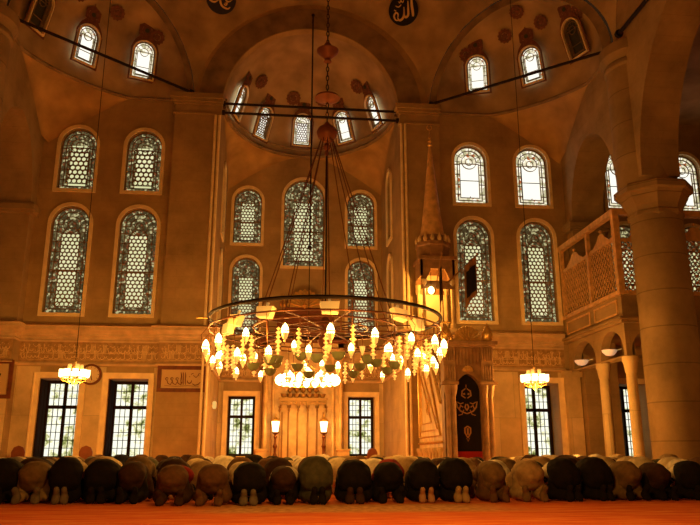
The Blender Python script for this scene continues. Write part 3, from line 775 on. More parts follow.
# glass lamps: tulip cup with a glowing bulb
def lamp_meshes():
    b = MB(); b.lathe([(.015, -.16), (.03, -.13), (.022, -.1), (.06, -.05), (.085, .02), (.09, .10), (.11, .16)], n=12)
    cup = b.mesh('lamp_glass', True); cup.materials.append(M['amber_glass'])
    b = MB(); b.lathe([(.02, .0), (.08, .05), (.10, .13), (.09, .21), (.06, .29), (.02, .34), (.002, .36)], n=10)
    bulb = b.mesh('bulb', True); bulb.materials.append(M['bulb'])
    b = MB(); b.tube([(0, 0, 0), (0, 0, .0)], .01, 4)
    return cup, bulb
CUP, BULB = lamp_meshes()
def glass_lamp(a, r, zc, sc, lit=True, zr=-.27):
    c, s = math.cos(a), math.sin(a)
    L_ = link('glass_lamp', CUP, G, (r*c, r*s, zc)); L_.scale = (sc,)*3
    if lit: link('bulb', BULB, L_)
    b = MB(); b.tube([(r*c, r*s, zr), (r*c*1.0, r*s, zc+.1)], .007, 4); return L_
b_arm = MB()
for k in range(38):
    a = 2*PI*k/38+.05; hi = k % 2 == 0
    glass_lamp(a, RR+(.06 if hi else -.14), (-.86 if hi else -1.18)+.04*math.sin(k*3.7), (.78 if hi else .68)*(1+.08*math.sin(k*2.3)))
    c, s = math.cos(a), math.sin(a); r = RR+(.06 if hi else -.14)
    b_arm = MB(); b_arm.tube([(RR*c, RR*s, -.27), ((r+.12)*c, (r+.12)*s, -.5), (r*c, r*s, (-1.0 if hi else -1.3))], .008, 4); b_arm.build('lamp_wire', M['iron_red'], G)
for k in range(14):
    a = 2*PI*k/14+.2; glass_lamp(a, 1.75, -.95, .62, lit=(k % 3 == 0))
    c, s = math.cos(a), math.sin(a); b_arm = MB(); b_arm.tube([(1.75*c, 1.75*s, -.55), (1.75*c, 1.75*s, -1.0)], .007, 4); b_arm.build('lamp_wire', M['iron_red'], G)
def drop_mesh():
    b = MB(); z = 0
    for r in (.04, .06, .05, .07, .045, .06, .03):
        b.lathe([(.004, z), (r, z-r*.8), (.004, z-r*1.6)], n=6); z -= r*1.5
    me = b.mesh('glass_drop'); me.materials.append(M['amber_glass']); return me
DROP = drop_mesh()
for k in range(28):
    a = 2*PI*k/28+.16; r = RR-.25 if k % 2 else 2.35
    o = link('glass_drop', DROP, G, (r*math.cos(a), r*math.sin(a), -.52-(k % 3)*.08)); o.scale = (1.15,)*3
def bowl_mesh():
    b = MB(); b.lathe([(.02, -.13), (.08, -.11), (.14, -.04), (.17, .05), (.18, .06), (.15, .05), (.1, -.03), (.02, -.06)], n=16)
    me = b.mesh('green_glass_bowl', True); me.materials.append(M['green_glass']); return me
BOWL = bowl_mesh()
for k in range(18):
    a = 2*PI*k/18; r = 1.72 if k % 2 else 1.25
    o = link('green_glass_bowl', BOWL, G, (r*math.cos(a), r*math.sin(a), -1.12 if k % 2 else -1.0)); o.scale = (.95,)*3
    o['label'] = 'dark green glass oil bowl'
# boxy floodlights on the rim
b = MB()
b.prism([(-.17, -.11), (.17, -.13), (.21, .12), (-.21, .12)], -.1, .06); b.box(-.03, .03, -.02, .02, .12, .24)
FL = b.mesh('floodlight'); FL.materials.append(M['beige_metal'])
for a, r, z in ((235, 2.5, -.22), (268, 2.6, -.2), (305, 2.55, -.22), (322, 2.5, -.34), (205, 2.5, -.42), (215, 2.55, -.3)):
    o = link('floodlight', FL, G, (r*math.cos(R(a)), r*math.sin(R(a)), z)); o.rotation_euler = (R(-12), R((a % 7)*3-8), R(a+90))
# small metal rim projections
for a in (182, -2):
    b = MB(); c, s = math.cos(R(a)), math.sin(R(a)); b.tube([(RR*c, RR*s, 0), ((RR+.3)*c, (RR+.3)*s, .0)], .025, 6); b.build('rim_spur', M['gilt'], G)

# ------------------------------------------------------------------ small chandeliers
def small_chandelier(x, y, z, top, label, n=10, r=.36):
    e = empty('small_chandelier', (x, y, z), label=label, cat='chandelier')
    b = MB(); b.tube([(0, 0, .35), (0, 0, top-z)], .011, 5); b.build('hanging_wire', M['iron'], e)
    b = MB(); b.lathe([(.02, -.3), (.05, -.26), (.1, -.16), (.05, -.05), (.04, .1), (.07, .2), (.03, .34), (.05, .4), (.01, .45)], n=12); b.tube(circ(r*.95, -.06, 24), .014, 5, True); b.tube(circ(r*.5, .2, 20), .012, 5, True)
    for k in range(n):
        a = 2*PI*k/n; c, s = math.cos(a), math.sin(a)
        b.tube([(.05*c, .05*s, -.1), (r*.5*c, r*.5*s, -.2), (r*c, r*s, -.12), (r*c, r*s, -.06)], .011, 5)
    b.build('body', M['gilt'], e)
    sm = cached('shade', lambda: _shade())
    for k in range(n):
        a = 2*PI*k/n; link('glass_shade', sm, e, (r*math.cos(a), r*math.sin(a), 0))
    for k in range(5):
        a = 2*PI*k/5+.3; o = link('upper_glass', cached('ug', _upper), e, (r*.5*math.cos(a), r*.5*math.sin(a), .2))
    return e
def _shade():
    b = MB(); b.lathe([(.03, -.05), (.075, -.03), (.085, .05), (.08, .13), (.09, .16)], n=12); me = b.mesh('glass_shade', True); me.materials.append(M['bulb_soft']); return me
def _upper():
    b = MB(); b.lathe([(.02, -.03), (.055, 0), (.06, .07), (.05, .12)], n=10); me = b.mesh('upper_glass', True); me.materials.append(M['amber_glass']); return me
small_chandelier(-5.72, 22, 2.97, 20, 'small bright chandelier with frosted shades hanging at the left, in front of the clock')
small_chandelier(8.05, 22, 2.98, 20, 'small chandelier with bright frosted shades hanging at the right, beside the pulpit')
# ring lamp before the prayer niche
e = empty('ring_chandelier', (1.26, 26.55, 3.24), label='flat ring of glaring white bulbs hanging low in front of the prayer niche', cat='chandelier')
b = MB(); b.tube(circ(1.05, 0, 40), .03, 6, True); b.tube(circ(1.05, .1, 40), .015, 6, True); b.build('ring', M['gilt'], e)
for k in range(4):
    a = 2*PI*k/4+.5; b = MB(); b.tube([(1.05*math.cos(a), 1.05*math.sin(a), 0), (0, 0, .75)], .01, 5); b.build('stay', M['gilt'], e)
b = MB(); b.tube([(0, 0, .75), (0, 0, 5.2)], .016, 6); b.tube([(0, 0, 5.1), (0, 0, 15.1)], .03, 6); b.ball((0, 0, 15.1), .07); b.ball((0, 0, 5.1), .09); b.tube([(0, 0, 15.0), (0, .48, 15.0)], .025, 6); b.build('hanging_pole', M['iron'], e)
b = MB(); b.lathe([(.02, .3), (.14, .36), (.16, .46), (.1, .52), (.02, .6)], n=12); b.build('top_lamp', M['bulb_soft'], e)
b = MB(); b.lathe([(.03, -.06), (.1, .0), (.13, .1), (.1, .2), (.02, .28)], n=10); rb = b.mesh('bulb', True); rb.materials.append(M['bulb'])
for k in range(20):
    a = 2*PI*k/20; link('bulb', rb, e, (1.05*math.cos(a), 1.05*math.sin(a), .02))

# ------------------------------------------------------------------ mihrab
MX = ncx+.05
m = empty('mihrab', (MX, YN, 0), label='tall gilded marble prayer niche at the back of the apse, between the two lamp stands', cat='prayer niche')
b = MB()   # flat stepped frame
fr_o = [(-1.72, 0), (1.72, 0), (1.72, 5.5), (-1.72, 5.5)]
def niche_out(w, h, n=15): return arch(w, h, n, point=.25)
b.wallholes([(-1.5, 0.0), (1.5, 0.0), (1.5, 5.3), (-1.5, 5.3)], [[(p[0], p[1]+.02) for p in niche_out(2.0, 3.9)]], -.32, [.3])
b.box(-1.72, -1.5, -.4, 0, 0, 5.5); b.box(1.5, 1.72, -.4, 0, 0, 5.5); b.box(-1.72, 1.72, -.4, 0, 5.3, 5.5)
b.build('frame', M['marble'], m, smooth=False)
# recess: faceted back wall
b = MB(); nf = 7; pts = [(-1.0+2.0*i/nf, -.3+.28*math.sin(PI*i/nf)) for i in range(nf+1)]
pts = [(-.98*math.cos(PI*i/nf), -.3+.27*math.sin(PI*i/nf)) for i in range(nf+1)]
for i in range(nf):
    p, q = pts[i], pts[i+1]; b.add([(p[0], p[1], 0), (q[0], q[1], 0), (q[0], q[1], 4), (p[0], p[1], 4)], [(0, 1, 2, 3)])
b.build('recess', M['marble'], m, smooth=False)
for i in range(1, nf):
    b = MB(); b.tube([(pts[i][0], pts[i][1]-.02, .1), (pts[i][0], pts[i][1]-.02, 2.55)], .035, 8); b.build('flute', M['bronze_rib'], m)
# hanging row of small arches (muqarnas edge)
b = MB()
for i in range(5):
    x = -.8+.4*i
    b.ring([(x+.2*math.cos(PI*k/8), 2.72+.26*math.sin(PI*k/8)) for k in range(9)]+[(x-.2, 3.05), (x+.2, 3.05)], [(x+.13*math.cos(PI*k/8), 2.72+.18*math.sin(PI*k/8)) for k in range(9)]+[(x-.14, 2.99), (x+.14, 2.99)], -.4, -.3)
    b.lathe([(.005, 2.5), (.05, 2.6), (.03, 2.7), (.06, 2.78)], (x-.2, -.36, 0), 8)
b.lathe([(.005, 2.5), (.05, 2.6), (.03, 2.7), (.06, 2.78)], (1.0, -.36, 0), 8)
b.box(-1.05, 1.05, -.42, -.3, 3.05, 3.15)
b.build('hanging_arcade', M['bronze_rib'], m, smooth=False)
for row in range(3):
    b = MB(); n_ = 7-row*2
    for i in range(n_):
        x = (i-(n_-1)/2)*.28; b.lathe([(.005, 3.1+row*.24), (.11, 3.2+row*.24), (.14, 3.32+row*.24)], (x, -.3+.04*row, 0), 8)
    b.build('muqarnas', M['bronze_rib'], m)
for x in (-1.61, 1.61, -1.28, 1.28):
    b = MB(); w_ = 1.1 if abs(x) > 1.5 else .8
    b.lathe([(.13*w_, .1), (.13*w_, .3), (.08*w_, .36), (.08*w_, 4.7), (.14*w_, 4.8), (.16*w_, 5.0), (.1, 5.02)], (x, -.46, 0), 12); b.build('colonnette', M['marble'], m)
b = MB(); b.box(-1.9, 1.9, -.5, 0, 5.5, 5.65); b.box(-1.8, 1.8, -.45, 0, 5.65, 5.8); b.box(-1.2, 1.2, -.36, 0, 5.8, 6.6)
for i in range(5): b.box(-1.0+.02*i, 1.0-.02*i, -.42+.01*i, -.3, 5.9+.14*i, 5.96+.14*i)
b.box(-1.3, 1.3, -.46, 0, 6.6, 6.72); b.box(-.85, .85, -.36, 0, 6.72, 7.1)
for i in range(9): b.box(-1.05+.25*i, -.95+.25*i, -.4, -.34, 5.85, 6.55)
b.build('entablature', M['copper'], m, smooth=False)
def shell(b, cx, z, r, y0, y1, n=11):
    pts = [(cx-r, z), (cx+r, z)]
    for i in range(2*n+1):
        a = PI*i/(2*n); rr = r*(1.12 if i % 2 else 1.0); pts.append((cx+rr*math.cos(a), z+rr*math.sin(a)*1.05))
    b.prism(pts[:1]+pts[1:], y0, y1)
    for i in range(1, n):
        a = PI*i/n; b.tube([(cx+r*.25*math.cos(a), y0-.01, z+r*.25*math.sin(a)), (cx+r*.98*math.cos(a), y0-.02, z+r*math.sin(a))], r*.05, 5)
    b.lathe([(.01, -r*.2), (r*.2, -.0), (.01, r*.2)], (cx, y0, z+r*.12), 8)
b = MB(); shell(b, 0, 7.1, .72, -.36, -.1)
for sx in (-1, 1): b.lathe([(.1, 7.1), (.16, 7.2), (.07, 7.4), (.1, 7.5), (.01, 7.7)], (sx*.95, -.25, 0), 8)
b.build('crest', M['gilt'], m, smooth=False)
for sx in (-1, 1):
    b = MB(); b.box(sx*1.72-.25, sx*1.72+.25, -.6, -.0, .0, .95); b.box(sx*1.72-.3, sx*1.72+.3, -.65, -.0, .95, 1.02); b.build('plinth', M['marble'], m, smooth=False)
# lamp stands
def lamp_stand(x, y, label):
    e = empty('lamp_stand', (x, y, 0), label=label, cat='lamp stand', group='lanterns on turned stands at the prayer niche')
    b = MB(); pr_ = [(.22, 0), (.22, .06), (.12, .12), (.06, .2), (.1, .34), (.05, .46), (.07, .6), (.11, .72), (.05, .84), (.05, 1.0), (.1, 1.12), (.05, 1.22), (.04, 1.4), (.08, 1.5), (.04, 1.58), (.14, 1.64), (.16, 1.68)]
    b.lathe(pr_, n=14); b.build('turned_post', M['iron_red'], e)
    b = MB(); b.lathe([(.11, 1.7), (.17, 2.12)], n=6); b.build('lantern_glass', M['bulb_soft'], e, smooth=False)
    b = MB(); b.lathe([(.2, 2.12), (.16, 2.2), (.05, 2.3), (.03, 2.38), (.01, 2.44)], n=6)
    b.build('lantern_cap', M['gilt'], e, smooth=False)
lamp_stand(.17, 31.2, 'lantern glowing on a turned stand, left of the prayer niche')
lamp_stand(2.18, 31.2, 'lantern glowing on a turned stand, right of the prayer niche')

# ------------------------------------------------------------------ minbar
MXL, MXR = 5.3, 6.85; MC = (MXL+MXR)/2
mb = empty('minbar', (0, 0, 0), label='carved marble pulpit with a curtained gate, stair and tall conical spire, right of the apse', cat='pulpit')
GY = 22.5
b = MB()
b.wallholes([(MXL, 0), (MXR, 0), (MXR, 4.15), (MXL, 4.15)], [[(p[0]+MC, p[1]+.02) for p in arch(.86, 3.2, 16, point=.25)]], GY, [.35])
b.box(MXL, MXL+.02, GY, GY+.4, 0, 4.15); b.box(MXR-.02, MXR, GY, GY+.4, 0, 4.15)
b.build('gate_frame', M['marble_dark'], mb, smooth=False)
for x in (MXL+.1, MXL+.27, MXR-.27, MXR-.1):
    b = MB(); b.lathe([(.11, 0), (.11, .3), (.075, .36), (.07, 2.5), (.1, 2.58), (.13, 2.75), (.14, 2.85), (.1, 2.86)], (x, GY-.1, 0), 12); b.build('gate_column', M['marble_dark'], mb)
b = MB(); b.box(MXL-.1, MXL+.42, GY-.24, GY+.1, 2.86, 2.95); b.box(MXR-.42, MXR+.1, GY-.24, GY+.1, 2.86, 2.95)
for x0 in (MXL-.02, MXR-.36):
    b.box(x0, x0+.38, GY-.14, GY, 2.95, 4.1)
    for i in range(5): b.tube([(x0+.04+.075*i, GY-.15, 3.0), (x0+.04+.075*i, GY-.15, 3.45)], .025, 6); b.tube([(x0+.04+.075*i, GY-.15, 3.6), (x0+.04+.075*i, GY-.15, 4.0)], .025, 6)
b.box(MXL-.1, MXR+.1, GY-.2, GY+.4, 4.05, 4.12); b.box(MXL-.16, MXR+.16, GY-.26, GY+.4, 4.12, 4.22)
for i in range(9): b.box(MXL+.3+.115*i, MXL+.36+.115*i, GY-.03, GY, 3.5, 4.0)
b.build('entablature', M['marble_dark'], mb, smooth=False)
b = MB(); shell(b, MC, 4.22, .42, GY-.18, GY+.05); b.build('gilded_shell', M['gilt'], mb, smooth=False)
b = MB(); shell(b, MC, 3.28, .16, GY-.06, GY, 7); b.build('gilded_shell', M['gilt'], mb, smooth=False)
for x in (MXL+.1, MXR-.1):
    b = MB(); b.lathe([(.1, 0), (.17, .12), (.19, .25), (.12, .4), (.05, .48), (.01, .6)], (x, GY-.05, 4.22), 8); b.build('gilded_bud', M['gilt'], mb)
for sx in (-1, 1):
    b = MB()
    b.tube([(MC+sx*.5, GY-.1, 4.25), (MC+sx*.62, GY-.1, 4.42), (MC+sx*.55, GY-.1, 4.52)], [.07, .06, .03], 6); b.build('gilded_scroll', M['gilt'], mb)
c = MB(); c.prism([(p[0]+MC, p[1]+.02) for p in arch(.88, 3.2, 16, point=.25)], GY+.28, GY+.3)
cur = c.build('curtain', M['dark_cloth'], mb, smooth=False)
b = MB(); cz = 2.0; yy = GY+.27   # embroidered lamp, wreath and crown in gold thread
def emb(pts, w): stroke(b, [(MC+p[0], p[1]) for p in pts], w, yy, .006)
for sx in (-1, 1):
    emb([(sx*.02, 2.78), (sx*.13, 2.7), (sx*.15, 2.56), (sx*.03, 2.48)], .05); emb([(sx*.04, 2.62), (sx*.1, 2.6)], .07)
    emb([(sx*.34, 2.38), (sx*.3, 2.2), (sx*.2, 2.08), (0, 2.0)], .05); emb([(sx*.3, 2.36), (sx*.2, 2.3), (sx*.1, 2.34)], .04)
    emb([(sx*.24, 2.15), (sx*.2, 2.25), (sx*.12, 2.2)], .05); emb([(sx*.1, 2.12), (sx*.16, 1.98), (sx*.28, 1.95)], .03)
    emb([(sx*.02, 2.3), (sx*.06, 2.2), (0, 2.1)], .05)
emb([(0, 2.9), (0, 2.8)], .03)
EMB = mat('gold embroidery', (.42, .22, .07), .7); b.build('embroidered_wreath', EMB, cur, smooth=False); b = MB()
for sx in (-1, 1): emb([(0, 1.62), (sx*.09, 1.56), (sx*.09, 1.42), (0, 1.26)], .05)
emb([(0, 1.56), (0, 1.36)], .07); emb([(-.05, 1.26), (0, 1.16), (.05, 1.26)], .02)
b.build('embroidered_pendant', EMB, cur, smooth=False)
b = MB(); b.box(MC-.43, MC+.43, GY+.24, GY+.26, .3, .86); b.build('red_panel', M['red_cloth'], mb, smooth=False)['label'] = 'dark red cloth panel at the foot of the gate'
# stair body: side panels with sloping top
b = MB()
side = [(22.9, 0), (26.7, 0), (26.7, 5.0), (25.3, 5.0), (22.9, 2.2)]
for x in (MXL+.02, MXR-.12):
    tri = tessellate_polygon([[Vector((p[0], p[1], 0)) for p in side]]); n = len(side)
    b.add([(x, p[0], p[1]) for p in side]+[(x+.1, p[0], p[1]) for p in side], [tuple(t) for t in tri]+[tuple(n+i for i in t[::-1]) for t in tri]+[(i, (i+1) % n, n+(i+1) % n, n+i) for i in range(n)])
b.build('stair_side', M['marble'], mb, smooth=False)
b = MB(); x = MXL-.02     # triangular relief mouldings on the visible flank
def flank(pts, r=.03, closed=True): b.tube([(x, p[0], p[1]) for p in pts], r, 4, closed)
flank([(23.1, 1.35), (26.4, 1.35), (26.4, 4.7), (25.5, 4.75)], .035); flank([(23.5, 1.55), (26.2, 1.55), (26.2, 4.1)], .025)
flank([(24.4, 1.8), (26.0, 1.8), (26.0, 3.5)], .025); flank([(22.9, 2.35), (25.3, 5.1)], .06, False); flank([(22.9, 2.9), (25.3, 5.65)], .04, False)
flank([(22.9, 1.15), (26.6, 1.15)], .04, False)
for i in range(7): b.tube([(x, 24.9+.0*i+.28*math.cos(2*PI*k/14)*(1-.1*i), 2.35+.28*math.sin(2*PI*k/14)*(1-.1*i)) for k in range(14)], .012, 4, True) if i % 3 == 0 else None
b.build('relief_moulding', M['gilt'], mb, smooth=False)
for i in range(10):     # balusters along the sloping rail and the low arcade at the foot
    y = 23.0+i*.24; z = 2.3+i*.275; b = MB(); b.lathe([(.03, 0), (.05, .1), (.02, .25), (.04, .45), (.02, .5)], (MXL+.02, y, z), 6); b.build('baluster', M['marble'], mb)
for i in range(8):
    y = 23.05+i*.47; b = MB(); b.lathe([(.1, 0), (.1, .25), (.06, .3), (.055, .8), (.1, .9), (.1, .98)], (MXL-.06, y, 0), 8); b.build('arcade_colonnette', M['marble'], mb)
b = MB()
for i in range(12): b.box(MXL+.1, MXR-.1, 22.9+.2*i, 26.6, .4*i, .4*(i+1))
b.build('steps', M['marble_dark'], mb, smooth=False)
# pavilion at the stair head
PX0, PX1, PY0, PY1 = 5.3, 6.5, 25.4, 26.5; PCX, PCY = 5.86, 25.95
b = MB(); b.box(PX0-.02, PX1+.02, PY0-.05, PY1+.1, 4.9, 5.15)
for (px, py) in ((PX0+.08, PY0+.06), (PX1-.08, PY0+.06), (PX0+.08, PY1-.06), (PX1-.08, PY1-.06)):
    b.lathe([(.1, 5.1), (.1, 5.3), (.065, 5.36), (.06, 6.7), (.11, 6.8), (.12, 6.95)], (px, py, 0), 10)
b.build('pavilion_columns', M['marble'], mb)
b = MB()
for yy_ in (PY0, PY1-.08):
    b.ring([(PX0-.03, 6.6), (PX0-.03, 7.75), (PX1+.03, 7.75), (PX1+.03, 6.6)]+[(PX1+.03-.01*k, 6.6) for k in range(1, 6)][:0]+[], [(PX0+.14, 6.9), (PX0+.35, 7.35), (PX1-.35, 7.35), (PX1-.14, 6.9)], yy_, yy_+.08)
b.box(PX0-.03, PX0+.05, PY0, PY1, 7.1, 7.75); b.box(PX1-.05, PX1+.03, PY0, PY1, 7.1, 7.75)
b.box(PX0-.1, PX1+.1, PY0-.1, PY1+.1, 7.7, 7.82)
b.build('pavilion_arches', M['marble_dark'], mb, smooth=False)
b = MB(); b.lathe([(.62, 7.8), (.62, 8.25), (.68, 8.3), (.68, 8.42), (.6, 8.45)], (PCX, PCY, 0), 8, fr=True); b.lathe([(.55, 8.4), (.5, 8.7)], (PCX, PCY, 0), 12); b.build('drum', M['marble_dark'], mb, smooth=False)
b = MB()
for k in range(14):
    a = 2*PI*k/14; b.lathe([(.05, 8.42), (.09, 8.52), (.06, 8.62), (.005, 8.74)], (PCX+.6*math.cos(a), PCY+.6*math.sin(a), 0), 6)
b.build('cresting', M['marble'], mb)
b = MB(); b.lathe([(.5, 8.6), (.42, 9.1), (.3, 10.0), (.18, 11.2), (.08, 12.2), (.05, 12.4)], (PCX, PCY, 0), 10); b.build('spire', M['gilt' if 0 else 'wood_light'], mb)
b = MB(); b.lathe([(.04, 12.38), (.1, 12.46), (.04, 12.55), (.08, 12.62), (.03, 12.7), (.06, 12.76), (.02, 12.84), (.01, 13.2)], (PCX, PCY, 0), 10); b.tube([(PCX+.1*math.cos(R(t)), PCY, 13.22+.1*math.sin(R(t))) for t in range(-240, 61, 30)], .02, 5); b.build('finial', M['gilt'], mb)
b = MB(); b.box(PX0+.08, PX1-.08, PY1-.06, PY1, 5.1, 7.4); b.build('pavilion_back', M['cream'], mb, smooth=False)
t = empty('pavilion_lamp', (5.62, 25.35, 6.5), label='small glowing lamp hanging in the arch of the pulpit pavilion', cat='lamp')
b = MB(); b.lathe([(.01, -.12), (.09, -.06), (.12, .02), (.08, .12), (.03, .16)], n=12); b.build('globe', M['bulb'], t)
b = MB(); b.tube([(0, 0, .16), (0, 0, .7)], .012, 5); b.build('hanging_wire', M['iron'], t)
# banners
def banner(px, py, pz, qx, qy, qz, w, h, rz, label):
    e = empty('banner', (px, py, pz), label=label, cat='banner', group='dark banners on the pulpit')
    d = Vector((qx-px, qy-py, qz-pz)); b = MB(); b.tube([(0, 0, 0), d], .022, 6); b.ball(d, .05); b.build('pole', M['tan_cloth'], e)
    # cloth hangs as a parallelogram from the upper part of the pole
    A = d*.58; B = d*.96
    cl = MB(); N_ = 8; vs = []
    for i in range(N_+1):
        P = A+(B-A)*(i/N_)
        for j in range(7): vs.append((P.x+.02*math.sin(i*1.3), P.y+.03*math.sin(i*1.3+j*.4), P.z-h*j/6*(1-.12*i/N_)))
    cl.add(vs, [(i*7+j, (i+1)*7+j, (i+1)*7+j+1, i*7+j+1) for i in range(N_) for j in range(6)])
    o = cl.build('border_cloth', M['tan_cloth'], e); c2 = MB()
    vs = []
    for i in range(N_+1):
        P = A+(B-A)*(.14+.72*i/N_)
        for j in range(5): vs.append((P.x+.02*math.sin(i*1.1)-.012, P.y-.045+.03*math.sin(i*1.1+j*.4), P.z-h*(.18+.62*j/4)))
    c2.add(vs, [(i*5+j, (i+1)*5+j, (i+1)*5+j+1, i*5+j+1) for i in range(N_) for j in range(4)]); c2.build('black_field', M['black_cloth'], o)
banner(5.55, 23.0, 6.15, 6.95, 23.8, 7.5, .5, 1.45, 0, 'black banner with a tan border hanging from a slanting pole against the tall window')
banner(5.35, 23.6, 6.0, 5.52, 23.1, 7.3, .3, 1.5, 0, 'narrow dark banner seen nearly edge-on beside the pulpit pavilion lamp')
b = MB(); 
# mast carrying the two banner poles
mast = empty('banner_mast', (5.5, 23.1, 4.15), label='slim mast standing on the pulpit gate and carrying the banners', cat='mast')
b.tube([(0, -.02, 0), (0, 0, 2.1)], .02, 6); b.build('pole', M['iron_red'], mast)

# ------------------------------------------------------------------ latticed gallery on the right
GX, GX1, GF, GB, GT = 11.2, 17.0, 22.2, 26.98, 8.75
gal = empty('gallery', (GX, GF, 0), label='raised wooden and stone gallery with pierced lattice screens on slender columns, at the right', cat='gallery')
def gb(name, m, *boxes, smooth=False):
    b = MB()
    for q in boxes: b.box(*[q[0]-GX, q[1]-GX, q[2]-GF, q[3]-GF, q[4], q[5]])
    return b.build(name, m, gal, smooth=smooth)
gb('top_rail', M['wood_light'], (GX-.06, GX+.14, GF-.06, GB, GT-.2, GT), (GX+.14, GX1, GF-.06, GF+.14, GT-.2, GT))
gb('corner_post', M['wood_light'], (GX-.04, GX+.16, GF-.04, GF+.16, 5.9, GT-.2))
for y in (24.4, GB-.15): gb('post', M['wood_light'], (GX-.03, GX+.1, y-.07, y+.07, 5.9, GT-.2))
for x in (13.1, 15.0, 16.9): gb('post', M['wood_light'], (x-.07, x+.07, GF-.03, GF+.1, 5.9, GT-.2))
gb('sill_rail', M['wood_light'], (GX-.06, GX+.14, GF-.06, GB, 5.82, 5.96), (GX+.14, GX1, GF-.06, GF+.14, 5.82, 5.96))
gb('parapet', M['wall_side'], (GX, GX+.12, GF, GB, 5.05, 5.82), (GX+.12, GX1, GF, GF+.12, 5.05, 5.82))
b = MB()
for (y0, y1) in ((22.5, 24.25), (24.6, 26.7)): b.ring([(y0, 5.2), (y1, 5.2), (y1, 5.7), (y0, 5.7)], [(y0+.06, 5.26), (y1-.06, 5.26), (y1-.06, 5.64), (y0+.06, 5.64)], 0, .03)
o = b.build('parapet_panels', M['wood_light'], gal, smooth=False); o.rotation_euler = (0, 0, PI/2); o.location = (.0, -GF, 0)
gb('floor_slab', M['wall_side'], (GX-.12, GX1, GF-.12, GB, 4.88, 4.98), (GX-.2, GX1, GF-.2, GB, 4.98, 5.05))
def lattice_panel(L_, H, ncol):
    """pierced screen in local XZ: criss-cross ogee strips, arched head with a crown"""
    b = MB(); t = .018; s_ = L_/ncol; nr = int(H*.72/s_)
    hh = H*.72
    for i in range(-nr, ncol+1):
        x0, z0 = i*s_, 0; x1, z1 = (i+nr)*s_, nr*s_
        # clip to the panel
        if x0 < 0: z0 += -x0; x0 = 0
        if x1 > L_: z1 -= (x1-L_); x1 = L_
        if x1 > x0: b.tube([(x0, 0, z0), (x1, 0, z1)], t, 4); b.tube([(L_-x0, 0, z0), (L_-x1, 0, z1)], t, 4)
    for i in range(ncol):
        for j in range(nr):
            cx, cz = (i+.5)*s_, (j+.5)*s_; b.ring([(cx+s_*.22*math.cos(2*PI*k/8), cz+s_*.22*math.sin(2*PI*k/8)) for k in range(8)], [(cx+s_*.12*math.cos(2*PI*k/8), cz+s_*.12*math.sin(2*PI*k/8)) for k in range(8)], -.02, .02)
    b.box(0, L_, -.025, .025, nr*s_, nr*s_+.05)
    # crowned arch top
    z = nr*s_+.05; out = []
    for i in range(13):
        u = i/12; out.append((u*L_, z+.04+(H-z)*.55*math.exp(-((u-.5)/.2)**2)+.04*abs(math.sin(u*PI*6))))
    b.prism([(0, z), (L_, z)]+out[::-1], -.02, .02)
    b.ball((L_/2, 0, z+(H-z)*.72), .06)
    return b
for (y0, y1) in ((22.36, 24.33), (24.47, 26.83)):
    o = lattice_panel(y1-y0, 2.55, 9 if y0 < 24 else 11).build('lattice_screen', M['wood_light'], gal, smooth=False)
    o.rotation_euler = (0, 0, PI/2); o.location = (.05, y0-GF, 5.96)
for (x0, x1) in ((11.36, 13.03), (13.17, 14.93), (15.07, 16.83)):
    o = lattice_panel(x1-x0, 2.55, 8).build('lattice_screen', M['wood_light'], gal, smooth=False); o.location = (x0-GX, .05, 5.96)
# arcade below: side arches in the plane X=GX
def arcade(nm, u0, u1, arches, zt, axis, pos):
    hs = []
    for (a0, a1, zs, zh) in arches: hs.append([(a0, 3.85), (a1, 3.85)]+[((a0+a1)/2+(a1-a0)/2*math.cos(PI*i/12), zs+(zh-zs)*math.sin(PI*i/12)) for i in range(13)])
    b = MB(); b.wallholes([(u0, 3.78), (u1, 3.78), (u1, zt), (u0, zt)], hs, pos, [.3], axis=axis) if len(hs) == 1 else b.wallholes([(u0, 3.78), (u1, 3.78), (u1, zt), (u0, zt)], hs, pos, [.3]*len(hs), axis=axis)
    b.plate([(u0, 3.78), (u1, 3.78), (u1, zt), (u0, zt)], hs, pos+.3, axis=axis)
    b.build(nm, M['wall_side'], gal, smooth=False).location = (-GX, -GF, 0)
arcade('side_arcade', GF-.02, GB-.2, [(22.35, 24.05, 4.0, 4.75), (24.45, 26.4, 4.0, 4.75)], 4.9, 'x', GX)
arcade('front_arcade', GX, GX1, [(11.4, 13.2, 4.0, 4.75), (13.6, 15.6, 4.0, 4.75)], 4.9, 'y', GF-.02)
for (x, y) in ((GX+.15, 24.25), (GX+.15, GF+.1), (13.4, GF+.1)):
    b = MB(); b.lathe([(.26, 0), (.26, .2), (.2, .26), (.17, .34), (.165, 3.2), (.155, 3.25), (.18, 3.3), (.22, 3.6), (.25, 3.64), (.25, 3.8)], (x-GX, y-GF, 0), 14); b.build('column', M['wainscot'], gal)
def wall_lamp(x, y, z, label):
    e = empty('wall_lamp', (x, y, z), label=label, cat='lamp', group='white bowl lamps under the gallery')
    b = MB(); b.lathe([(.02, -.1), (.14, -.07), (.22, .02), (.25, .09), (.2, .09)], n=14); b.build('bowl', M['white_bowl'], e)
    b = MB(); b.tube([(0, 0, .02), (.42, 0, .14)], .02, 6); b.build('bracket', M['beige_metal'], e)
wall_lamp(11.0, 25.2, 3.95, 'white bowl lamp under the farther gallery arch')
wall_lamp(11.0, 22.95, 4.0, 'white bowl lamp under the nearer gallery arch')
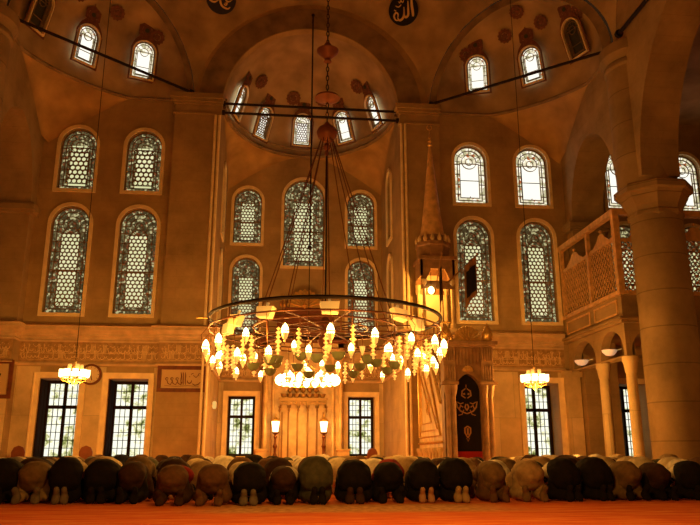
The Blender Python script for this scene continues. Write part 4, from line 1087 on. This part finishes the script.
# door under the gallery
d = empty('door_1', (12.25, YW, 0), kind='structure')
b = MB(); b.box(-.5, .5, -.06, -.01, 0, 2.6); b.ring(rect(-.4, -.05, .3, 2.4), rect(-.34, -.11, .36, 2.34), -.08, -.06); b.ring(rect(.05, .4, .3, 2.4), rect(.11, .34, .36, 2.34), -.08, -.06); b.build('door_leaf', M['wood'], d, smooth=False)
b = MB(); b.ring([(-.6, 0), (.6, 0), (.6, 2.7), (-.6, 2.7)], [(-.5, .001), (.5, .001), (.5, 2.6), (-.5, 2.6)], -.1, -.001); b.build('door_frame', M['wood_light'], d, smooth=False)
tag(MB.build((lambda q: (q.box(11.95, 12.07, 26.88, 26.9, 1.7, 2.0), q)[1])(MB()), 'notice', M['cream'], smooth=False), 'small pale notice fixed to the dark red door under the gallery', 'notice')
# dark door edge at far left
d = empty('door_2', (-9.75, 26.4, 0), kind='structure')
b = MB(); b.box(-.45, .45, -.07, -.03, 0, 2.3); b.ring(rect(-.35, .35, .2, 2.1), rect(-.28, .28, .27, 2.03), -.09, -.07); b.build('door_leaf', M['wood'], d, smooth=False)
# ------------------------------------------------------------------ things on the walls
e = empty('wall_clock', (-6.42, 26.95, 3.52), label='round wall clock with a cream dial between the two left lower windows', cat='clock')
b = MB(); b.ring([(.37*math.cos(2*PI*k/28), .37*math.sin(2*PI*k/28)) for k in range(28)], [(.3*math.cos(2*PI*k/28), .3*math.sin(2*PI*k/28)) for k in range(28)], -.12, 0); b.build('rim', M['wood'], e, smooth=False)
b = MB(); b.prism([(.3*math.cos(2*PI*k/28), .3*math.sin(2*PI*k/28)) for k in range(28)], -.09, -.02); b.build('dial', M['cream'], e, smooth=False)
b = MB()
for k in range(12):
    a = PI*k/6; b.tube([(.24*math.sin(a), -.095, .24*math.cos(a)), (.28*math.sin(a), -.095, .28*math.cos(a))], .008, 4)
b.build('hour_marks', M['iron'], e)
for a, l in ((165, .22), (335, .15)):
    b = MB(); b.tube([(0, -.1, 0), (l*math.sin(R(a)), -.1, l*math.cos(R(a)))], .012, 4); b.build('hand', M['iron'], e)
def framed(x, y, z, w, h, label, cat, seed, dark=False, fwd=.13):
    e = empty('framed_panel', (x, y, z), label=label, cat=cat)
    b = MB(); b.ring(rect(-w/2, w/2, -h/2, h/2), rect(-w/2+fwd, w/2-fwd, -h/2+fwd, h/2-fwd), -.07, 0); b.build('frame', M['wood'], e, smooth=False)
    b = MB(); b.box(-w/2+fwd, w/2-fwd, -.02, -.0, -h/2+fwd, h/2-fwd); b.build('sheet', M['paper'], e, smooth=False)
    if not dark:
        bb = script_band(w-2*fwd-.2, h-2*fwd-.12, seed, .035); bb.build('writing', M['wood'], e, smooth=False, loc=(-w/2+fwd+.1, -.03, -h/2+fwd+.06))
    else:
        bb = MB()
        P = [(.18, .42), (-.02, .3), (.05, .08), (.22, .0), (.26, .16), (.12, .2), (.1, .02), (.16, -.18), (.02, -.34), (-.25, -.3), (-.3, -.16)]
        stroke(bb, P, .12, -.03); stroke(bb, [(.3, -.1), (.1, -.22), (-.2, -.1)], .08, -.03); bb.build('writing', M['iron'], e, smooth=False)
    return e
framed(-3.22, 26.74, 3.38, 1.72, .92, 'wide dark-framed panel of gold writing on the left pilaster under the frieze', 'picture', 5)
framed(-9.6, 26.39, 3.28, 1.4, 1.32, 'squarish framed calligraphy with a bold black letter at the far left edge', 'picture', 6, True)
e = empty('wall_sconce', (NX0+.02, 28.6, 2.6), label='small pale fitting on the left edge of the apse', cat='lamp')
b = MB(); b.lathe([(.05, -.14), (.08, -.08), (.08, .1), (.05, .14)], (.1, 0, 0), 10); b.build('shade', M['lamp_dim'], e)
b = MB(); b.box(-.01, .1, -.03, .03, -.04, .02); b.build('bracket', M['gilt'], e, smooth=False)
tag(MB.build((lambda q: (q.lathe([(.1, 0), (.12, .03), (.1, .06)], (0, 0, 0), 16), q)[1])(MB()), 'wall_dial', M['cream'], loc=(8.15, 26.96, 2.96)), 'tiny round pale dial on the wall right of the pulpit', 'dial').rotation_euler = (PI/2, 0, 0)
# low wooden seats by the wall
def seat(x, y, label):
    e = empty('wooden_chair', (x, y, 0), label=label, cat='chair')
    b = MB(); b.box(-.22, .22, -.2, .2, .42, .47); b.build('seat', M['wood'], e, smooth=False)
    b = MB(); b.prism([(-.2, .47), (.2, .47), (.22, .85), (.15, 1.0), (0, 1.06), (-.15, 1.0), (-.22, .85)], .17, .21); b.build('backrest', M['copper'], e, smooth=False)
    for sx in (-1, 1):
        for sy in (-1, 1): b = MB(); b.box(sx*.19-.02, sx*.19+.02, sy*.17-.02, sy*.17+.02, 0, .42); b.build('leg', M['wood'], e, smooth=False)
seat(4.2, 30.9, 'round-backed reddish chair in front of the right window of the apse')
seat(-6.1, 25.6, 'dark round-backed chair beside the far left lower window')
seat(-8.35, 25.9, 'round-backed reddish chair at the far left wall below the framed calligraphy')
# ------------------------------------------------------------------ people bowed in prayer
def capsule(b, p, q, r0, r1, n=12, flat=None):
    P, Q = Vector(p), Vector(q); d = Q-P; L_ = d.length; steps = max(1, int(L_/(min(r0, r1)*.8)))
    ax = d.normalized() if L_ > 1e-6 else Vector((0, 0, 1)); 
    X = ax.orthogonal().normalized(); Y = ax.cross(X)
    prof = [(-r0*math.cos(PI/2*i/4), r0*math.sin(PI/2*i/4)+1e-4) for i in range(5)]
    prof += [(L_+r1*math.sin(PI/2*i/4), r1*math.cos(PI/2*i/4)+1e-4) for i in range(5)]
    vs = [P+ax*t+X*r*math.cos(2*PI*k/n)+Y*r*math.sin(2*PI*k/n) for (t, r) in prof for k in range(n)]
    if flat:
        c = P.lerp(Q, .5); vs = [Vector((c.x+(v.x-c.x)*flat[0], c.y+(v.y-c.y)*flat[1], c.z+(v.z-c.z)*flat[2])) for v in vs]
    m_ = len(prof); fs = [(i*n+k, i*n+(k+1) % n, (i+1)*n+(k+1) % n, (i+1)*n+k) for i in range(m_-1) for k in range(n)]
    fs.append(tuple(range(n))[::-1]); fs.append(tuple((m_-1)*n+k for k in range(n))); b.add(vs, fs)
def ellip(b, c, r, rx=0):
    n, m_ = 16, 10; vs = []
    for i in range(m_+1):
        t = PI*i/m_
        for k in range(n):
            v = Vector((r[0]*math.sin(t)*math.cos(2*PI*k/n), r[1]*math.sin(t)*math.sin(2*PI*k/n), -r[2]*math.cos(t)))
            v.rotate(Matrix.Rotation(rx, 3, 'X')); vs.append(Vector(c)+v)
    b.add(vs, [(i*n+k, i*n+(k+1) % n, (i+1)*n+(k+1) % n, (i+1)*n+k) for i in range(m_) for k in range(n)])
def mirror(b):
    m = MB(); m.v = [(-v[0], v[1], v[2]) for v in b.v]; m.f = [f[::-1] for f in b.f]; return m
def remeshed(name, b, vox, m, smooth=4, disp=0):
    me = b.mesh(name); o = bpy.data.objects.new('t', me); COL.objects.link(o)
    md = o.modifiers.new('r', 'REMESH'); md.mode = 'VOXEL'; md.voxel_size = vox; md.use_smooth_shade = True
    if disp:
        tx = bpy.data.textures.new('folds', 'CLOUDS'); tx.noise_scale = .16; dm = o.modifiers.new('d', 'DISPLACE'); dm.texture = tx; dm.strength = disp; dm.mid_level = .5
    if smooth: sm = o.modifiers.new('s', 'SMOOTH'); sm.factor = .5; sm.iterations = smooth
    bpy.context.view_layer.update(); dg = bpy.context.evaluated_depsgraph_get()
    out = bpy.data.meshes.new_from_object(o.evaluated_get(dg)); out.name = name
    bpy.data.objects.remove(o); out.materials.clear(); out.materials.append(m); out.shade_smooth(); return out
SKIN = mat('skin', (.42, .22, .12), .6)
def person_meshes(kw, fs, hipz, back, loose, splay=0):
    """kw half knee distance, fs half foot distance, hipz hip joint height; everyone faces +Y, soles towards -Y"""
    hy = .36
    B = MB(); T = MB(); J = MB(); F = MB(); Hh = MB(); SH = MB()
    sh = (0, .88, .34+back)
    # --- body
    ellip(B, (0, hy+.02, hipz), (.19, .17, .15), R(-20)); ellip(B, (0, .62, (hipz+sh[2])/2+.03), (.165, .26, .13), R(-28)); ellip(B, (0, .85, sh[2]+.01), (.2, .15, .12), R(-25))
    for s in (-1, 1):
        capsule(B, (s*.1, hy, hipz-.02), (s*kw, hy+.1, .10), .115, .075); capsule(B, (s*kw, hy+.1, .08), (s*fs, .08, .09), .07, .045)
        capsule(B, (s*fs, .09, .1), (s*(fs+splay), .02, .21), .046, .044); capsule(B, (s*(fs+.012), .07, .1), (s*(fs+.016), .03, .045), .05, .048); capsule(B, (s*(fs-.012), .05, .11), (s*(fs-.012), .03, .04), .044, .042)   # heel up, toes down
        for t in range(5): capsule(B, (s*fs+(t-2)*.018, .04, .03), (s*fs+(t-2)*.02, .085, .014), .011, .010, 8)
        capsule(B, (s*.18, .86, sh[2]), (s*.25, .80, .12), .055, .042); capsule(B, (s*.25, .80, .11), (s*.2, 1.06, .045), .042, .028)
        ellip(B, (s*.2, 1.11, .032), (.042, .055, .018))
        for t in range(4): x = s*.2+(t-1.5)*.021; capsule(B, (x, 1.14, .03), (x+(t-1.5)*.004, 1.19+(.012 if t in (1, 2) else 0), .022), .0095, .0085, 8); capsule(B, (x+(t-1.5)*.004, 1.19+(.012 if t in (1, 2) else 0), .022), (x+(t-1.5)*.005, 1.215+(.015 if t in (1, 2) else 0), .014), .0085, .007, 8)
        capsule(B, (s*.165, 1.09, .03), (s*.137, 1.14, .022), .011, .009, 8)
    capsule(B, (0, .9, sh[2]-.02), (0, 1.02, .19), .065, .06)
    ellip(B, (0, 1.07, .135), (.078, .10, .115), R(35))                      # head, forehead on the carpet
    ellip(B, (0, 1.10, .075), (.014, .02, .024)); ellip(B, (0, 1.0, .1), (.028, .012, .01))   # nose, mouth under the face
    for s in (-1, 1): ellip(B, (s*.08, 1.05, .14), (.012, .022, .03)); ellip(B, (s*.03, 1.12, .085), (.012, .01, .01))
    # --- trousers
    ellip(T, (0, hy+.03, hipz-.02), (.18, .165, .14), R(-20))
    for s in (-1, 1):
        ellip(T, (s*.09, hy-.03, hipz-.03), (.11, .12, .125)); capsule(T, (s*.11, hy, hipz-.04), (s*kw, hy+.08, .12), .125, .115)
        capsule(T, (s*kw, hy+.08, .12), (s*fs, .14, .09), .12, .075)
    # --- upper garment
    lo = loose
    ellip(J, (0, hy+.06, hipz+.015), (.225+lo, .215+lo, .17+lo*.6), R(-20)); ellip(J, (0, .62, (hipz+sh[2])/2+.05), (.205+lo, .28, .16), R(-28)); ellip(J, (0, .86, sh[2]+.02), (.22, .17, .14), R(-25))
    ellip(J, (0, hy-.03, hipz-.03), (.225+lo, .205, .20)); ellip(J, (0, hy-.0, hipz-.14), (.215+lo, .17, .16))
    if lo > .02: ellip(J, (0, hy-.06, hipz-.10), (.23+lo, .19, .24)); 
    for s in (-1, 1): capsule(J, (s*.16, .86, sh[2]+.01), (s*.245, .79, .125), .085, .062); capsule(J, (s*.245, .79, .12), (s*.2, 1.02, .055), .06, .045)
    ellip(SH, (.03, .56, hipz+.01), (.262+lo, .25, .17), R(-24)); ellip(SH, (0, .8, sh[2]+.04), (.25, .2, .14), R(-25))
    # --- socks and hair
    for s in (1,):
        capsule(F, (s*fs, .09, .1), (s*(fs+splay), .02, .215), .056, .05); capsule(F, (s*(fs+.015), .07, .1), (s*(fs+.02), .03, .045), .06, .056); capsule(F, (s*(fs-.012), .05, .11), (s*(fs-.014), .03, .05), .05, .05); capsule(F, (s*fs, .04, .035), (s*fs, .075, .025), .045, .024, flat=(1.1, 1, .7))
    ellip(Hh, (0, 1.045, .165), (.084, .092, .10), R(35))
    return dict(body=remeshed('person', B, .0115, SKIN, 2), trousers=remeshed('trousers', T, .024, SKIN, 3, .05), top=remeshed('jacket', J, .024, SKIN, 3, .06), socks=remeshed('sock', F, .016, SKIN, 3), sockl=remeshed('sock', mirror(F), .016, SKIN, 3), shirt=remeshed('shirt', SH, .026, SKIN, 7), hair=remeshed('hair', Hh, .02, SKIN, 2))
PROT = [person_meshes(.15, .10, .455, .02, 0, .02), person_meshes(.17, .07, .47, .03, .035, 0), person_meshes(.18, .13, .45, .0, .015, .03), person_meshes(.15, .06, .475, .05, .05, .0)]
CLOTH = {}
def cloth(name, c):
    if name not in CLOTH: CLOTH[name] = mat(name+' cloth', c, .92, noise=.28, nscale=9, bump=.25, bscale=14, spec=.15)
    return CLOTH[name]
PAL = {'black': (.012, .009, .007), 'dark brown': (.05, .024, .012), 'brown': (.13, .066, .03), 'olive brown': (.17, .105, .045), 'grey-green': (.075, .072, .042),
       'tan': (.36, .24, .12), 'beige': (.52, .40, .24), 'white': (.72, .64, .5), 'grey': (.16, .13, .10), 'dark red': (.26, .02, .012), 'navy': (.018, .018, .03), 'cream': (.62, .5, .32)}
SOCK = {'black': 'black', 'grey': 'grey', 'skin': None}
def person(x, y, rz, p, top, trou, sock, hair, sc, label, group=None, detail=True, shirt=None):
    pm = PROT[p]
    def ob(name, me, parent, m_):
        o = bpy.data.objects.new(name, me); COL.objects.link(o); o.parent = parent
        o.material_slots[0].link = 'OBJECT'; o.material_slots[0].material = m_; return o
    o = ob('person', pm['body'], None, SKINS[hash_(x, y) % 3]); tag(o, label, 'person', group)
    o.location = (x, y, 0); o.rotation_euler = (0, 0, rz); o.scale = sc
    ob('trousers', pm['trousers'], o, cloth(trou, PAL[trou])); ob('jacket', pm['top'], o, cloth(top, PAL[top]))
    if sock != 'skin': 
        for s in (-1, 1): q = ob('sock', pm['socks'] if s > 0 else pm['sockl'], o, cloth(sock, PAL[sock]))
    if shirt: ob('shirt', pm['shirt'], o, cloth(shirt, PAL[shirt]))
    h = ob('prayer_cap' if hair == 'white' else 'hair', pm['hair'], o, cloth(hair, PAL[hair])); return o
def hash_(x, y): return int(abs(x*131+y*17))
SKINS = [SKIN, mat('skin light', (.55, .33, .2), .6), mat('skin tan', (.34, .17, .085), .6)]
PXF = 730
def xat(px, y):   # world X of the picture column px at floor distance y (used once to set out the front row)
    return y*math.tan(math.atan((px-350)/728*.965)+R(6.0))
FRONT = [  # picture column, distance, prototype, top, trousers, socks, hair, width, height, label detail
 (-2, 12.1, 1, 'black', 'black', 'black', 'black', 1.0, 1.02, 'all in black, cut by the left edge'),
 (30, 12.1, 2, 'olive brown', 'tan', 'grey', 'dark brown', 1.05, 1.0, 'in an olive brown jacket and pale trousers'),
 (64, 12.0, 3, 'black', 'black', 'grey', 'black', .95, 1.02, 'in a long black coat beneath the far left window'),
 (99, 12.1, 1, 'black', 'black', 'black', 'black', 1.08, 1.0, 'all in black, a tan back just behind'),
 (130, 12.0, 0, 'dark brown', 'black', 'black', 'black', 1.0, 1.0, 'in dark brown below the second window from the left'),
 (172, 11.45, 2, 'brown', 'dark brown', 'dark brown', 'dark brown', 1.03, .92, 'brown jacket over a red shirt'),
 (211, 11.35, 2, 'brown', 'brown', 'brown', 'black', 1.02, .94, 'in plain brown with soles set wide apart'),
 (250, 11.4, 1, 'black', 'black', 'grey', 'black', 1.0, .93, 'black jacket, light grey socks held together'),
 (285, 11.55, 0, 'dark brown', 'black', 'black', 'black', .92, .88, 'low dark brown back below the left lamp stand'),
 (319, 11.55, 3, 'grey-green', 'grey-green', 'black', 'black', 1.0, 1.04, 'tall grey-green coat, below the prayer niche'),
 (355, 11.65, 1, 'black', 'black', 'dark brown', 'black', 1.08, .98, 'wide black back below the right apse window'),
 (391, 11.75, 2, 'black', 'black', 'black', 'black', 1.0, .98, 'in black with a red shirt showing'),
 (426, 11.75, 1, 'black', 'black', 'skin', 'black', .98, .98, 'in black with bare pinkish soles'),
 (461, 11.75, 3, 'black', 'black', 'tan', 'black', 1.0, 1.0, 'black over white shirt, pale soles, below the curtained gate'),
 (498, 11.8, 0, 'olive brown', 'brown', 'brown', 'dark brown', .97, 1.0, 'in an olive brown jacket, right of the pulpit gate'),
 (533, 11.85, 2, 'tan', 'tan', 'olive brown', 'black', 1.05, 1.03, 'in pale tan below the right small chandelier'),
 (572, 11.9, 1, 'black', 'black', 'black', 'black', 1.02, 1.02, 'in black with white shirt, right of the tan one'),
 (604, 12.0, 3, 'black', 'black', 'black', 'black', 1.0, 1.02, 'all in black below the dark red door'),
 (635, 12.0, 2, 'olive brown', 'olive brown', 'black', 'black', 1.0, 1.0, 'in olive brown below the gallery columns'),
 (665, 12.0, 0, 'dark brown', 'black', 'black', 'black', .98, .95, 'dark brown, at the foot of the massive column'),
 (698, 12.0, 1, 'black', 'black', 'black', 'black', 1.0, .95, 'black with white shirt, cut by the right edge')]
rp = random.Random(11)
for (px, y, p, top, tr, so, ha, w_, h_, lab) in FRONT:
    person(xat(px, y), y-.02, R(rp.uniform(-5, 5)), p, top, tr, so, ha, (.97*w_, 1.05, .985*h_), 'front-row person bowed down, '+lab, shirt={172: 'dark red', 461: 'white', 572: 'white', 698: 'white', 64: 'beige', 285: 'white', 391: 'dark red', 498: 'brown'}.get(px))
# rows behind: shirts picked from a wider palette with many pale colours
ORD = {1: 'second', 2: 'third', 3: 'fourth', 4: 'fifth', 5: 'sixth', 6: 'seventh'}
CHO = ['white', 'beige', 'tan', 'cream', 'grey', 'brown', 'olive brown', 'dark brown', 'black', 'grey-green', 'navy', 'white', 'tan', 'beige', 'dark brown', 'black']
for row, (yy_, zsc) in enumerate(((13.1, .99), (14.4, 1.0), (15.8, 1.01), (17.4, 1.03), (19.4, 1.04), (22.0, 1.05)), 1):
    px = -12+row*7
    while px < 712:
        x = xat(px, yy_+.2); step = (.63+rp.uniform(-.02, .08))/yy_*728
        col = rp.choice(CHO)
        if row == 1 and 85 < px < 115: col = 'tan'
        if row == 1 and 380 < px < 415: col = 'dark red'
        tr = rp.choice(['black', 'grey', 'dark brown', 'brown', 'navy']); hair = rp.choice(['black', 'black', 'dark brown', 'grey', 'white'])
        if not (yy_ > 21.5 and 4.9 < x < 7.2) and not (yy_ > 19 and x > 10.2):
            person(x, yy_+rp.uniform(-.12, .12), R(rp.uniform(-7, 7)), rp.randrange(4), col, tr, rp.choice(['black', 'grey', 'skin']), hair, (rp.uniform(.96, 1.06), 1.06, 1.045*zsc*rp.uniform(.92, 1.03)),
                   'person in %s bowed face down in the %s row from the front' % (col, ORD[row]), '%s row worshippers in %s' % (ORD[row], col))
        px += step

# ------------------------------------------------------------------ lights
def plight(name, loc, e, r=.1, col=(1, .4, .06)):
    l = bpy.data.lights.new(name, 'POINT'); l.energy = e; l.color = col; l.shadow_soft_size = r
    o = bpy.data.objects.new(name, l); COL.objects.link(o); o.location = loc; return o
WARM = (1, .432, .066)
for k in range(12):
    a = 2*PI*k/12+.1; plight('chandelier_glow', (CHX+2.95*math.cos(a), CHY+2.95*math.sin(a), CZ-.75), 58*EN, .12, WARM)
for x, y, e_ in ((-5.72, 22, 330), (8.05, 22, 300)): plight('small_chandelier_glow', (x, y, 2.5), e_*EN, .15, WARM)
for k in range(4):
    a = 2*PI*k/4+.4; plight('ring_glow', (1.26+.9*math.cos(a), 26.55+.9*math.sin(a), 3.0), 90*EN, .1, WARM)
for x in (.17, 2.18): plight('lantern_glow', (x, 30.9, 1.95), 45*EN, .08, WARM)
plight('pavilion_glow', (5.62, 25.6, 6.6), 90*EN, .08, WARM)
# unseen fill lights added near the viewer to brighten the carpet and soles
for x, y, e_ in ((-4, 3, 190), (6.5, 3, 40), (1.3, 6.5, 480)): plight('hall_fill', (x, y, 3.6), e_*EN, .4, WARM)
for x, y in ((-13.2, 18), (15.5, 18)): plight('aisle_lamp', (x, y, 4.2), 45*EN, .3, WARM)  # unseen lights added for lamps presumed further out in the aisles
w = bpy.data.worlds.new('World'); S.world = w; w.use_nodes = True
w.node_tree.nodes['Background'].inputs[0].default_value = (.5, .22, .08, 1); w.node_tree.nodes['Background'].inputs[1].default_value = .05
# ------------------------------------------------------------------ camera
cd = bpy.data.cameras.new('camera'); cam = bpy.data.objects.new('camera', cd); COL.objects.link(cam); S.camera = cam
cam.location = (0, 0, .7); cam.rotation_euler = (R(90+14.9), 0, R(-6.0)); cd.sensor_width = 36; cd.lens = 36*730/700; cd.clip_end = 200
S.view_settings.view_transform = 'Standard'; S.view_settings.look = 'None'; S.view_settings.exposure = 0; S.view_settings.gamma = 1
